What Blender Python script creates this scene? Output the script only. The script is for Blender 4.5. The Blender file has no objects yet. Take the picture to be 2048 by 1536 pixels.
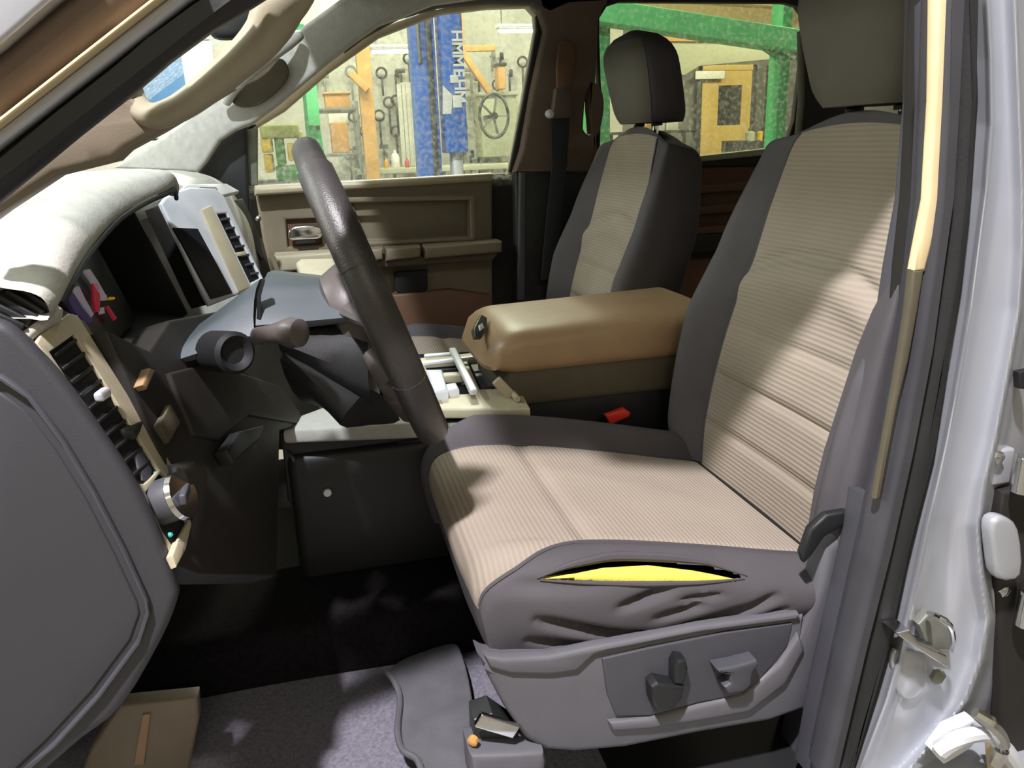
import bpy, bmesh, math, random
from math import sin, cos, pi, radians, sqrt, exp
from mathutils import Vector, Matrix
random.seed(7)
V = Vector
scene = bpy.context.scene
COL = scene.collection
# ------------------------------------------------------------------ camera
FPX = 1550.0
CAM = V((0, -0.72, 1.42))
_y, _p, _r = radians(13.5), radians(17.3), radians(2.1)
FW = V((sin(_y)*cos(_p), cos(_y)*cos(_p), -sin(_p)))
_r0 = V((cos(_y), -sin(_y), 0)); _u0 = _r0.cross(FW)
RT = _r0*cos(_r) - _u0*sin(_r); UP = _u0*cos(_r) + _r0*sin(_r)
cd = bpy.data.cameras.new('camera'); cam = bpy.data.objects.new('camera', cd); COL.objects.link(cam)
M = Matrix.Identity(4)
for i in range(3):
    M[i][0], M[i][1], M[i][2], M[i][3] = RT[i], UP[i], -FW[i], CAM[i]
cam.matrix_world = M
cd.sensor_fit = 'HORIZONTAL'; cd.sensor_width = 36; cd.lens = FPX*36/2048; cd.clip_start = 0.02; cd.clip_end = 100
scene.camera = cam
# ------------------------------------------------------------------ world, lamps, exposure
w = bpy.data.worlds.new('world'); scene.world = w; w.use_nodes = True
w.node_tree.nodes['Background'].inputs[0].default_value = (1.0, 0.88, 0.68, 1)
w.node_tree.nodes['Background'].inputs[1].default_value = 0.12
vs = scene.view_settings
vs.view_transform = 'Standard'; vs.look = 'None'; vs.gamma = 1; vs.exposure = 0.0; vs.use_curve_mapping = False

def area(name, loc, target, size, power, color, sy=None):
    l = bpy.data.lights.new(name, 'AREA'); l.energy = power; l.color = color; l.size = size
    if sy: l.shape = 'RECTANGLE'; l.size_y = sy
    o = bpy.data.objects.new(name, l); COL.objects.link(o); o.location = loc
    o.rotation_euler = (V(target)-V(loc)).to_track_quat('-Z', 'Y').to_euler()
    return o
area('ceiling_or_fill_light', (-0.75, -1.28, 4.1), (0.4, 0.4, 0.9), 0.14, 265, (0.99, 0.95, 1.0), 0.14)
area('ceiling_or_fill_light', (0.9, 5.2, 4.3), (0.3, 0.8, 1.1), 0.7, 420, (1.0, 0.93, 0.80), 0.3)
area('ceiling_or_fill_light', (-3.4, 1.6, 4.2), (-0.2, 0.6, 1.3), 1.2, 110, (1.0, 0.98, 0.95), 0.4)
area('ceiling_or_fill_light', (0.8, 6.6, 4.35), (1.2, 9.0, 1.5), 3.0, 280, (1.0, 0.95, 0.82), 0.5)
area('ceiling_or_fill_light', (6.0, 6.0, 4.35), (5.0, 7.5, 1.5), 2.0, 260, (1.0, 0.9, 0.68), 0.5)
area('ceiling_or_fill_light', (0.3, -5.3, 4.3), (0.5, 0.5, 1.3), 2.4, 55, (1.0, 0.92, 0.80), 0.6)  # added fill, unseen, from behind the camera to lift the cab interior
area('ceiling_or_fill_light', (-7.6, 0.9, 4.2), (0.8, 0.7, 1.4), 2.4, 380, (1.0, 0.95, 0.82), 0.6)  # added fill, unseen, far ahead, lifting headrests and dash through the windshield

# ------------------------------------------------------------------ helpers
def ray(px, py): return FW + RT*((px-1024)/FPX) - UP*((py-768)/FPX)
def A(px, py, Y):
    d = ray(px, py); return CAM + d*((Y-CAM.y)/d.y)
def proj(p):
    d = p-CAM; z = d.dot(FW); return 1024+FPX*d.dot(RT)/z, 768-FPX*d.dot(UP)/z
def AX(px, py, X):
    d = ray(px, py); return CAM + d*((X-CAM.x)/d.x)
def AZ(px, py, Z):
    d = ray(px, py); return CAM + d*((Z-CAM.z)/d.z)
def AP(px, py, P):                      # onto plane (point, normal)
    d = ray(px, py); return CAM + d*((P[0]-CAM).dot(P[1])/d.dot(P[1]))
def plane3(a, b, c, off=0.0):
    n = (b-a).cross(c-a).normalized()
    if n.dot(CAM-a) < 0: n = -n
    return (a+n*off, n)
def off(P, d): return (P[0]+P[1]*d, P[1])

MATS = {}
def mat(name, col, rough=0.6, metal=0.0, var=0.12, nscale=30, bump=0.0, bscale=200, spec=0.5, coat=0.0, stripe=None):
    """procedural material; stripe=(axis, scale, strength) fine woven ribs"""
    m = bpy.data.materials.new(name); m.use_nodes = True; nt = m.node_tree
    b = nt.nodes['Principled BSDF']
    b.inputs['Roughness'].default_value = rough; b.inputs['Metallic'].default_value = metal
    b.inputs['Specular IOR Level'].default_value = spec
    if coat: b.inputs['Coat Weight'].default_value = coat
    lin = [((c/255)/12.92 if c/255 <= .04045 else ((c/255+.055)/1.055)**2.4) for c in col]
    tc = nt.nodes.new('ShaderNodeTexCoord')
    no = nt.nodes.new('ShaderNodeTexNoise'); no.inputs['Scale'].default_value = nscale; no.inputs['Detail'].default_value = 4
    nt.links.new(tc.outputs['Object'], no.inputs['Vector'])
    rp = nt.nodes.new('ShaderNodeValToRGB')
    rp.color_ramp.elements[0].position = .3; rp.color_ramp.elements[1].position = .7
    rp.color_ramp.elements[0].color = tuple(c*(1-var) for c in lin)+(1,)
    rp.color_ramp.elements[1].color = tuple(min(1, c*(1+var)) for c in lin)+(1,)
    nt.links.new(no.outputs['Fac'], rp.inputs['Fac'])
    colout = rp.outputs['Color']; hout = None
    if stripe:
        ax, sc, st = stripe
        wv = nt.nodes.new('ShaderNodeTexWave'); wv.wave_type = 'BANDS'; wv.bands_direction = ax
        wv.inputs['Scale'].default_value = sc; wv.inputs['Distortion'].default_value = .25; wv.inputs['Detail'].default_value = 1
        nt.links.new(tc.outputs['Object'], wv.inputs['Vector'])
        mx = nt.nodes.new('ShaderNodeMix'); mx.data_type = 'RGBA'; mx.blend_type = 'MULTIPLY'
        r2 = nt.nodes.new('ShaderNodeValToRGB'); r2.color_ramp.elements[0].color = (1-st, 1-st, 1-st, 1); r2.color_ramp.elements[1].color = (1, 1, 1, 1)
        nt.links.new(wv.outputs['Fac'], r2.inputs['Fac'])
        mx.inputs['Factor'].default_value = 1
        nt.links.new(colout, mx.inputs['A']); nt.links.new(r2.outputs['Color'], mx.inputs['B'])
        colout = mx.outputs['Result']; hout = wv.outputs['Fac']
    nt.links.new(colout, b.inputs['Base Color'])
    if bump or hout:
        bp = nt.nodes.new('ShaderNodeBump'); bp.inputs['Strength'].default_value = bump or .3; bp.inputs['Distance'].default_value = .002
        if hout: nt.links.new(hout, bp.inputs['Height'])
        else:
            n2 = nt.nodes.new('ShaderNodeTexNoise'); n2.inputs['Scale'].default_value = bscale; n2.inputs['Detail'].default_value = 5
            nt.links.new(tc.outputs['Object'], n2.inputs['Vector']); nt.links.new(n2.outputs['Fac'], bp.inputs['Height'])
        nt.links.new(bp.outputs['Normal'], b.inputs['Normal'])
    MATS[name] = m; return m
def emis(name, col, strength):
    m = mat(name, col); b = m.node_tree.nodes['Principled BSDF']
    b.inputs['Emission Color'].default_value = tuple((c/255)**2.2 for c in col)+(1,); b.inputs['Emission Strength'].default_value = strength
    return m
def glass(name, tint, dirt, dscale, lo, hi, dcol):
    m = bpy.data.materials.new(name); m.use_nodes = True; nt = m.node_tree; nt.nodes.clear()
    out = nt.nodes.new('ShaderNodeOutputMaterial'); tr = nt.nodes.new('ShaderNodeBsdfTransparent'); tr.inputs[0].default_value = tint
    gl = nt.nodes.new('ShaderNodeBsdfGlossy'); gl.inputs['Roughness'].default_value = .03
    m1 = nt.nodes.new('ShaderNodeMixShader'); m1.inputs[0].default_value = .05
    nt.links.new(tr.outputs[0], m1.inputs[1]); nt.links.new(gl.outputs[0], m1.inputs[2])
    df = nt.nodes.new('ShaderNodeBsdfDiffuse'); df.inputs[0].default_value = dcol
    tl = nt.nodes.new('ShaderNodeBsdfTranslucent'); tl.inputs[0].default_value = dcol
    m3 = nt.nodes.new('ShaderNodeMixShader'); m3.inputs[0].default_value = .6
    nt.links.new(df.outputs[0], m3.inputs[1]); nt.links.new(tl.outputs[0], m3.inputs[2])
    tc = nt.nodes.new('ShaderNodeTexCoord'); no = nt.nodes.new('ShaderNodeTexNoise'); no.inputs['Scale'].default_value = dscale
    no.inputs['Detail'].default_value = 3; no.inputs['Roughness'].default_value = .7
    nt.links.new(tc.outputs['Object'], no.inputs['Vector'])
    mr = nt.nodes.new('ShaderNodeMapRange'); mr.inputs[1].default_value = lo; mr.inputs[2].default_value = hi; mr.inputs[3].default_value = dirt*.12; mr.inputs[4].default_value = dirt
    nt.links.new(no.outputs['Fac'], mr.inputs[0])
    m2 = nt.nodes.new('ShaderNodeMixShader'); nt.links.new(mr.outputs[0], m2.inputs[0])
    nt.links.new(m1.outputs[0], m2.inputs[1]); nt.links.new(m3.outputs[0], m2.inputs[2]); nt.links.new(m2.outputs[0], out.inputs[0])
    MATS[name] = m; return m

def tag(o, label=None, cat=None, group=None, kind=None):
    if label: o['label'] = label
    if cat: o['category'] = cat
    if group: o['group'] = group
    if kind: o['kind'] = kind
    return o
def thing(name, loc, label=None, cat=None, group=None, kind=None):
    o = bpy.data.objects.new(name, None); COL.objects.link(o); o.location = loc; o.empty_display_size = .05
    o['_loc'] = 0; del o['_loc']
    return tag(o, label, cat, group, kind)
def put(name, me, m, parent=None, smooth=True, ang=35, loc=None):
    """mesh given in world coords; origin is moved to its centre (or loc)"""
    if isinstance(m, str): m = MATS[m]
    me.materials.clear(); me.materials.append(m)
    vs_ = [v.co for v in me.vertices]
    if loc is None:
        lo = V((min(v[i] for v in vs_) for i in range(3))); hi = V((max(v[i] for v in vs_) for i in range(3)))
        loc = (lo+hi)/2
        if parent is None: loc.z = lo.z
    loc = V(loc)
    me.transform(Matrix.Translation(-loc))
    if smooth:
        me.polygons.foreach_set('use_smooth', [True]*len(me.polygons))
        me.set_sharp_from_angle(angle=radians(ang))
    me.update()
    o = bpy.data.objects.new(name, me); COL.objects.link(o)
    o.location = loc
    if parent is not None:
        pl = V((0, 0, 0)); p = parent
        while p is not None: pl += p.location; p = p.parent
        o.parent = parent; o.location = loc-pl
    return o
def mesh_from(verts, faces):
    me = bpy.data.meshes.new('m'); me.from_pydata([tuple(v) for v in verts], [], faces); me.validate(); me.update()
    return me
def fixn(me):
    bm = bmesh.new(); bm.from_mesh(me); bmesh.ops.remove_doubles(bm, verts=bm.verts, dist=1e-6); bmesh.ops.recalc_face_normals(bm, faces=bm.faces); bm.to_mesh(me); bm.free()
    return me
def catmull(pts, n=6, closed=True):
    out = []; L = len(pts)
    rng = range(L) if closed else range(L-1)
    for i in rng:
        p0 = pts[(i-1) % L] if closed or i > 0 else pts[0]
        p1 = pts[i]; p2 = pts[(i+1) % L]
        p3 = pts[(i+2) % L] if closed or i+2 < L else pts[-1]
        for k in range(n):
            t = k/n; a = []
            for c in range(len(p1)):
                a.append(.5*((2*p1[c])+(-p0[c]+p2[c])*t+(2*p0[c]-5*p1[c]+4*p2[c]-p3[c])*t*t+(-p0[c]+3*p1[c]-3*p2[c]+p3[c])*t**3))
            out.append(tuple(a))
    if not closed: out.append(tuple(pts[-1]))
    return out
def solid(name, outer, P, t, m, parent=None, holes=(), bev=0.0, sm=0, pix=True, **kw):
    """plate of thickness t whose front lies on plane P; outline in picture measurements or world points"""
    n = P[1]; ux = V((0, 0, 1)).cross(n)
    if ux.length < .1: ux = V((1, 0, 0)).cross(n)
    ux.normalize(); uy = n.cross(ux)
    cu = bpy.data.curves.new('c', 'CURVE'); cu.dimensions = '2D'; cu.fill_mode = 'BOTH'
    cu.extrude = max(t/2-bev, 0.0002); cu.bevel_depth = bev; cu.bevel_resolution = 2; cu.offset = -bev
    for loop in [outer]+list(holes):
        if sm: loop = catmull([tuple(p) for p in loop], sm)
        pts = [AP(p[0], p[1], P) if pix else V(p) for p in loop]
        s = cu.splines.new('POLY'); s.points.add(len(pts)-1); s.use_cyclic_u = True
        for q, p in zip(s.points, pts):
            d = p-P[0]; q.co = (d.dot(ux), d.dot(uy), 0, 1)
    ob = bpy.data.objects.new('c', cu); COL.objects.link(ob)
    dg = bpy.context.evaluated_depsgraph_get(); dg.update()
    me = bpy.data.meshes.new_from_object(ob.evaluated_get(dg)); bpy.data.objects.remove(ob)
    X = Matrix.Identity(4); c = P[0]-n*(t/2)
    for i in range(3): X[i][0], X[i][1], X[i][2], X[i][3] = ux[i], uy[i], n[i], c[i]
    me.transform(X); fixn(me)
    return put(name, me, m, parent, **kw)
def yplane(Y): return (V((0, Y, 1)), V((0, -1, 0)))
def grid(rows, closed_u=False, closed_v=False, cap=False):
    nu, nv = len(rows), len(rows[0]); vs_ = [p for r in rows for p in r]; fs = []
    for i in range(nu if closed_u else nu-1):
        for j in range(nv if closed_v else nv-1):
            a, b = i*nv+j, i*nv+(j+1) % nv; c, d = ((i+1) % nu)*nv+(j+1) % nv, ((i+1) % nu)*nv+j
            fs.append((a, b, c, d))
    if cap and closed_v:
        fs.append(tuple(range(nv))[::-1]); fs.append(tuple((nu-1)*nv+j for j in range(nv)))
    return fixn(mesh_from(vs_, fs))
def frames(path):
    out = []; up = V((0, 0, 1)); n = len(path)
    for i, p in enumerate(path):
        t = (path[min(i+1, n-1)]-path[max(i-1, 0)]).normalized()
        s = t.cross(up)
        if s.length < .05: s = t.cross(V((0, 1, 0)))
        s.normalize(); out.append((p, t, s, s.cross(t).normalized()))
    return out
def tube(name, path, r, m, parent=None, n=12, flat=1.0, smooth_path=0, **kw):
    path = [V(p) for p in path]
    if smooth_path: path = [V(p) for p in catmull([tuple(p) for p in path], smooth_path, False)]
    rs = r if isinstance(r, (list, tuple)) else None
    rows = []; L = len(path)
    for i, (p, t, s, u) in enumerate(frames(path)):
        if rs:
            q = i/(L-1)*(len(rs)-1); k = min(int(q), len(rs)-2); rr = rs[k]+(rs[k+1]-rs[k])*(q-k)
        else: rr = r
        rows.append([p+s*(rr*cos(2*pi*j/n))+u*(rr*flat*sin(2*pi*j/n)) for j in range(n)])
    return put(name, grid(rows, closed_v=True, cap=True), m, parent, **kw)
def rbox(name, c, size, m, parent=None, bev=.004, R=None, seg=3, **kw):
    """rounded box, c = centre"""
    bm = bmesh.new(); bmesh.ops.create_cube(bm, size=1.0); bmesh.ops.scale(bm, vec=size, verts=bm.verts)
    if bev: bmesh.ops.bevel(bm, geom=bm.edges[:], offset=min(bev, min(size)*.49), segments=seg, affect='EDGES', profile=.5)
    me = bpy.data.meshes.new('m'); bm.to_mesh(me); bm.free()
    X = Matrix.Translation(V(c)) @ (R.to_4x4() if R is not None else Matrix.Identity(4)); me.transform(X)
    return put(name, me, m, parent, **kw)
def lathe(name, prof, base, axis, m, parent=None, n=24, **kw):
    axis = V(axis).normalized(); q = axis.to_track_quat('Z', 'Y').to_matrix()
    rows = [[V(base)+q @ V((r*cos(2*pi*j/n), r*sin(2*pi*j/n), h)) for j in range(n)] for r, h in prof]
    return put(name, grid(rows, closed_v=True, cap=True), m, parent, **kw)
def bar(name, a, b, w_, h_, m, parent=None, bev=.002, **kw):
    a, b = V(a), V(b); d = b-a; q = d.to_track_quat('Z', 'Y').to_matrix()
    return rbox(name, (a+b)/2, (w_, h_, d.length), m, parent, bev, q, **kw)
def copy_tree(o, parent=None):
    c = o.copy(); COL.objects.link(c); c.parent = parent
    for ch in list(o.children): copy_tree(ch, c)
    return c

# ------------------------------------------------------------------ materials
mat('tan_weave', (160, 148, 134), .85, var=.05, nscale=8, bump=.35, stripe=('X', 42, .10), spec=.2)
mat('tan_weave_back', (150, 139, 125), .85, var=.05, nscale=8, bump=.35, stripe=('Z', 42, .11), spec=.2)
mat('charcoal_cloth', (82, 79, 82), .8, var=.08, nscale=12, bump=.15, bscale=900, spec=.3)
mat('head_cloth', (98, 95, 86), .85, var=.05, nscale=10, bump=.15, bscale=900, spec=.2)
mat('grey_plastic', (98, 97, 102), .5, var=.04, bump=.1, bscale=700)
mat('slate_plastic', (72, 72, 78), .55, var=.04, bump=.1, bscale=700)
mat('end_panel_plastic', (62, 62, 66), .55, var=.05, nscale=6, bump=.12, bscale=600)
mat('black_plastic', (32, 33, 35), .5, var=.1, bump=.08, bscale=500)
mat('deep_black', (13, 14, 17), .7, var=.1)
mat('dark_trim', (36, 33, 31), .6, var=.1, bump=.08, bscale=500)
mat('column_plastic', (88, 94, 98), .4, var=.04, bump=.08, bscale=600)
mat('cream_pad', (182, 181, 173), .65, var=.06, nscale=60, bump=.3, bscale=260)
mat('beige_plastic', (150, 142, 120), .5, var=.05, bump=.1, bscale=400)
mat('beige_light', (188, 178, 152), .45, var=.05, bump=.1, bscale=400)
mat('taupe_plastic', (128, 117, 98), .55, var=.05, bump=.1, bscale=400)
mat('taupe_dark', (88, 76, 66), .6, var=.06, bump=.1, bscale=400)
mat('brown_trim', (104, 74, 54), .6, var=.1, nscale=10, bump=.1)
mat('tan_leather', (160, 132, 100), .42, var=.07, nscale=14, bump=.15, bscale=350)
mat('olive_cloth', (84, 78, 62), .8, var=.06, bump=.1, bscale=500)
mat('silver_trim', (222, 225, 230), .35, .2, var=.03)
mat('chrome', (225, 225, 225), .15, 1.0, var=.02)
mat('leather_grey', (62, 59, 58), .38, var=.12, nscale=25, bump=.25, bscale=450)
mat('leather_spoke', (84, 77, 75), .4, var=.08, nscale=20, bump=.1)
mat('rubber', (38, 39, 40), .55, var=.15, nscale=20, bump=.15, bscale=200)
mat('rubber_grey', (66, 66, 70), .5, var=.12, nscale=14, bump=.1)
mat('silver_paint', (186, 189, 196), .32, .35, var=.03, nscale=5, coat=.6)
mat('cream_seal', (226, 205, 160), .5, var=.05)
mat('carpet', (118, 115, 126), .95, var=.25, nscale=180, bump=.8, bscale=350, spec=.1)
mat('shaded_carpet', (26, 24, 26), .95, var=.3, nscale=120, bump=.6, bscale=300, spec=.1)  # footwell shadow put into the carpet colour, for the hump alone
mat('mat_rubber', (92, 92, 96), .6, var=.15, nscale=20, bump=.3, bscale=120)
mat('foam', (250, 226, 92), .9, var=.08, nscale=60, bump=.5, bscale=300)
mat('red_plastic', (215, 50, 38), .4, var=.05)
mat('screen', (34, 36, 42), .25, var=.04)
mat('gauge_face', (20, 20, 22), .3, var=.05)
emis('gauge_violet', (90, 72, 130), .08); emis('gauge_white', (190, 180, 190), .15); emis('gauge_red', (190, 45, 65), .2); emis('gauge_amber', (210, 150, 30), .3); emis('lamp_green', (70, 170, 160), .4)
mat('headliner', (92, 90, 84), .9, var=.06, bump=.2, bscale=400)
mat('pillar_brown', (104, 88, 76), .75, var=.06, bump=.1)
mat('belt_web', (32, 34, 38), .8, var=.1, bump=.3, bscale=800)
glass('door_glass', (.9, .95, .9, 1), .30, 75, .45, .68, (.75, .76, .7, 1))
glass('rear_door_glass', (.82, .85, .76, 1), .25, 75, .5, .7, (.6, .62, .55, 1))
glass('windshield_glass', (.92, .97, .97, 1), .3, 90, .45, .65, (.85, .9, .9, 1))
mat('shop_wall', (188, 187, 172), .8, var=.12, nscale=3)
mat('shop_wall_dark', (98, 100, 92), .8, var=.12, nscale=6)
mat('shop_floor', (120, 116, 106), .7, var=.2, nscale=2)
mat('shop_ceiling', (190, 188, 176), .9, var=.05)
mat('lift_green', (36, 150, 84), .45, var=.12, nscale=6)
mat('beam_green', (96, 214, 134), .45, var=.12, nscale=6)
mat('lift_blue', (46, 110, 205), .4, var=.12, nscale=6)
mat('white_paint', (228, 230, 222), .5, var=.05)
mat('yellow_door', (196, 166, 84), .5, var=.05, nscale=6)
mat('door_window', (52, 54, 48), .2, var=.2, nscale=30)
mat('roof_yellow', (240, 214, 140), .6, var=.06)
mat('timber', (206, 156, 88), .7, var=.15, nscale=10)
mat('cardboard', (202, 150, 84), .8, var=.1, nscale=10)
mat('board_grey', (176, 180, 152), .7, var=.06)
mat('steel_dark', (70, 74, 72), .4, .5, var=.2)
mat('steel_mid', (132, 134, 126), .45, .4, var=.15)
mat('crate_green', (60, 130, 60), .6, var=.25, nscale=14)
mat('crate_yellow', (214, 178, 40), .6, var=.2, nscale=14)
mat('olive_sheet', (150, 152, 76), .7, var=.2, nscale=10)
mat('bottle_white', (235, 232, 220), .4, var=.03)
mat('bottle_red', (190, 40, 52), .35, var=.05)
mat('bottle_blue', (150, 205, 220), .35, var=.05)
mat('bottle_amber', (220, 160, 30), .35, var=.05)
mat('orange_paint', (228, 120, 60), .5, var=.08)
mat('blue_panel', (90, 140, 190), .6, var=.1, nscale=4)
mat('pink_card', (220, 140, 130), .6, var=.05)
emis('tube_light', (255, 252, 235), 4.0)
# ------------------------------------------------------------------ workshop shell
WB = 9.5
def slab(name, lo, hi, m):
    lo, hi = V(lo), V(hi); o = rbox(name, (lo+hi)/2, hi-lo, m, bev=0); o['kind'] = 'structure'; return o
slab('floor', (-9, -6, -.1), (13, WB+.15, 0), 'shop_floor')
slab('ceiling', (-9, -6, 4.5), (13, WB+.15, 4.6), 'shop_ceiling')
slab('wall_back', (-9, WB, 0), (4.1, WB+.15, 4.5), 'shop_wall')
slab('wall_side', (4.1, WB, 0), (13, WB+.15, 4.5), 'shop_wall_dark')
slab('wall_left', (-9.15, -6, 0), (-9, WB+.15, 4.5), 'shop_wall')
slab('wall_right', (13, -6, 0), (13.15, WB+.15, 4.5), 'shop_wall')
slab('wall_front', (-9, -6.15, 0), (13, -6, 4.5), 'shop_wall')
# garage door seen through the windshield
gx0, gx1 = -6.6, -.95
g = thing('garage_door', (-3.7, WB-.06, 0), 'white sectional garage door far off, seen through the windshield', 'garage door')
for k in range(7):
    rbox('panel', ((gx0+gx1)/2, WB-.06, .27+k*.53), (gx1-gx0, .05, .51), 'white_paint', g, .012)
bp = A(330, 160, WB-.2); bq = A(265, 205, WB-.2)
g = thing('blue_banner', (bp.x-.5, WB-.14, 1.2), 'blue panel hung on the white garage door beyond the windshield', 'panel')
rbox('sheet', (bp.x-.45, WB-.13, (bp.z)+.0), (1.3, .03, .75), 'blue_panel', g, .01)
rbox('rail', (bp.x-.45, WB-.14, bp.z+.40), (1.4, .05, .05), 'white_paint', g, .01)

def pbox(name, x0, y0, x1, y1, Y, depth, m, parent=None, bev=.01, **kw):
    a, b = A(x0, y0, Y), A(x1, y1, Y); c = (a+b)/2
    return rbox(name, (c.x, Y+depth/2, c.z), (abs(b.x-a.x), depth, abs(b.z-a.z)), m, parent, bev, **kw)
def xz(px, py, Y): p = A(px, py, Y); return p.x, p.z

# blue two-column lift
L = A(887, 350, 3.9); lx = L.x
t = thing('blue_lift_column', (lx, 3.9, 0), 'blue vehicle lift column with white upright lettering, outside the passenger window', 'lift')
rbox('base_plate', (lx, 3.95, .012), (.5, .4, .024), 'lift_blue', t, .004)
rbox('column', (lx-.075, 3.95, 1.75), (.13, .16, 3.45), 'lift_blue', t, .006)
rbox('channel', (lx-.045, 3.86, 1.75), (.03, .03, 3.45), 'steel_dark', t, .003)
rbox('carriage', (lx+.075, 3.9, 2.15), (.12, .2, 1.55), 'lift_blue', t, .008)
rbox('ram', (lx+.085, 3.93, .85), (.07, .09, 1.2), 'silver_trim', t, .02)
rbox('cross_head', (lx, 3.95, 3.46), (.34, .2, .1), 'lift_blue', t, .01)
# white marks on the carriage: a run of upright letter-like blocks, an arrow and two labels
zt = A(910, 60, 3.8).z
for i, ch in enumerate('HMMEHM'):
    cu = bpy.data.curves.new('t', 'FONT'); cu.body = ch; cu.size = .085; cu.extrude = .001; cu.align_x = 'CENTER'; cu.offset = .002
    o = bpy.data.objects.new('t', cu); COL.objects.link(o); dg = bpy.context.evaluated_depsgraph_get(); dg.update()
    me = bpy.data.meshes.new_from_object(o.evaluated_get(dg)); bpy.data.objects.remove(o)
    me.transform(Matrix.Translation((lx+.075, 3.797, zt-.03-i*.062)) @ Matrix.Rotation(pi/2, 4, 'X') @ Matrix.Rotation(-pi/2, 4, 'Z'))
    put('letter', me, 'white_paint', t, smooth=False)
rbox('sticker', (lx+.075, 3.797, A(910, 158, 3.8).z), (.045, .004, .04), 'white_paint', t, .001)
rbox('sticker', (lx+.085, 3.797, A(910, 203, 3.8).z), (.05, .004, .065), 'white_paint', t, .001)
a = A(893, 170, 3.79); b = A(893, 228, 3.79)
solid('arrow_label', [(a.x-.02, 3.796, a.z), (a.x+.03, 3.796, a.z-.05), (a.x+.02, 3.796, b.z), (a.x-.03, 3.796, b.z)], yplane(3.796), .003, 'white_paint', t, pix=False)
rbox('hose', (lx-.1, 3.86, 2.1), (.02, .02, .5), 'steel_mid', t, .008)

# green lift seen through the rear door window
t = thing('green_lift_frame', (3.4, 5.0, 0), 'green overhead lift frame with column, seen through the rear door window', 'lift')
a = A(1562, 290, 5); zb = A(1300, 40, 5).z
rbox('column', (a.x-.0, 5.1, 1.45), (.09, .16, 2.9), 'lift_green', t, .01)
rbox('base_plate', (a.x+.03, 5.1, .012), (.5, .45, .024), 'lift_green', t, .004)
b0, b1 = A(1215, 22, 5), A(1640, 92, 5)
bar('overhead_beam', b0+V((-.3, 0, .02)), b1, .2, .15, 'beam_green', t, .008)
bar('brace', A(1500, 60, 5.02), A(1590, 115, 5.02), .04, .03, 'white_paint', t, .004)
solid('gusset', [(1535, 60), (1600, 55), (1600, 118), (1560, 120), (1525, 95)], yplane(5.03), .05, 'lift_green', t, bev=.004)
t = thing('green_lift_column', (A(1208, 240, 5).x, 5.2, 0), 'narrow green lift column left of the passenger seat headrest', 'lift')
cx = A(1199, 240, 5.1).x
rbox('column', (cx, 5.2, 1.25), (.19, .16, 2.5), 'lift_green', t, .01); rbox('base_plate', (cx, 5.2, .012), (.4, .4, .024), 'lift_green', t, .004)
rbox('track', (cx-.09, 5.11, 1.25), (.02, .03, 2.4), 'steel_dark', t, .003)
t = thing('green_column', (A(625, 240, 6).x, 6, 0), 'green tapered column behind the top of the steering wheel', 'lift')
cx = A(628, 240, 6).x
solid('column', [(cx-.06, 6, 2.35), (cx+.0, 6, 2.35), (cx+.13, 6, .03), (cx-.1, 6, .03)], yplane(6), .14, 'lift_green', t, pix=False, bev=.006)
rbox('base_plate', (cx, 6.05, .015), (.4, .35, .03), 'lift_green', t, .004); rbox('carriage', (cx+.0, 5.95, 1.75), (.09, .1, .3), 'beam_green', t, .006)

# yellow door
t = thing('door_1', (0, 0, 0)); t['kind'] = 'structure'
x0, zt_ = xz(1403, 145, WB-.05); x1, _ = xz(1503, 140, WB-.05)
t.location = ((x0+x1)/2, WB-.05, 0); bpy.context.view_layer.update()
zt_ = A(1450, 142, WB).z; wa = A(1432, 172, WB); wb = A(1475, 250, WB)
solid('leaf', [(x0, WB-.06, .02), (x1, WB-.06, .02), (x1, WB-.06, zt_), (x0, WB-.06, zt_)], yplane(WB-.08), .05, 'yellow_door', t, pix=False,
      holes=[[(wa.x, WB-.06, wb.z), (wb.x, WB-.06, wb.z), (wb.x, WB-.06, wa.z), (wa.x, WB-.06, wa.z)]], bev=.004)
rbox('window_pane', ((wa.x+wb.x)/2, WB-.05, (wa.z+wb.z)/2), (wb.x-wa.x, .02, wa.z-wb.z), 'door_window', t, 0)
for (u0, u1, v0, v1) in ((x0-.07, x0, 0, zt_+.07), (x1, x1+.07, 0, zt_+.07), (x0-.07, x1+.07, zt_, zt_+.07)):
    rbox('frame', ((u0+u1)/2, WB-.05, (v0+v1)/2), (u1-u0, .08, v1-v0), 'steel_dark' if v0 == 0 else 'yellow_door', t, .004)
lathe('knob', [(.01, 0), (.012, .03), (.03, .04), (.035, .06), (.02, .075)], (x1-.1, WB-.08, 1.05), (0, -1, 0), 'steel_mid', t)
sgn = thing('wall_sign', (0, WB-.1, 0), 'small white sign above the left of the yellow door', 'sign')
c = A(1420, 150, WB-.14); rbox('plate', c, (.42, .02, .1), 'white_paint', sgn, .004); rbox('bracket', c+V((0, .05, 0)), (.36, .08, .03), 'steel_dark', sgn, .003)
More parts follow.
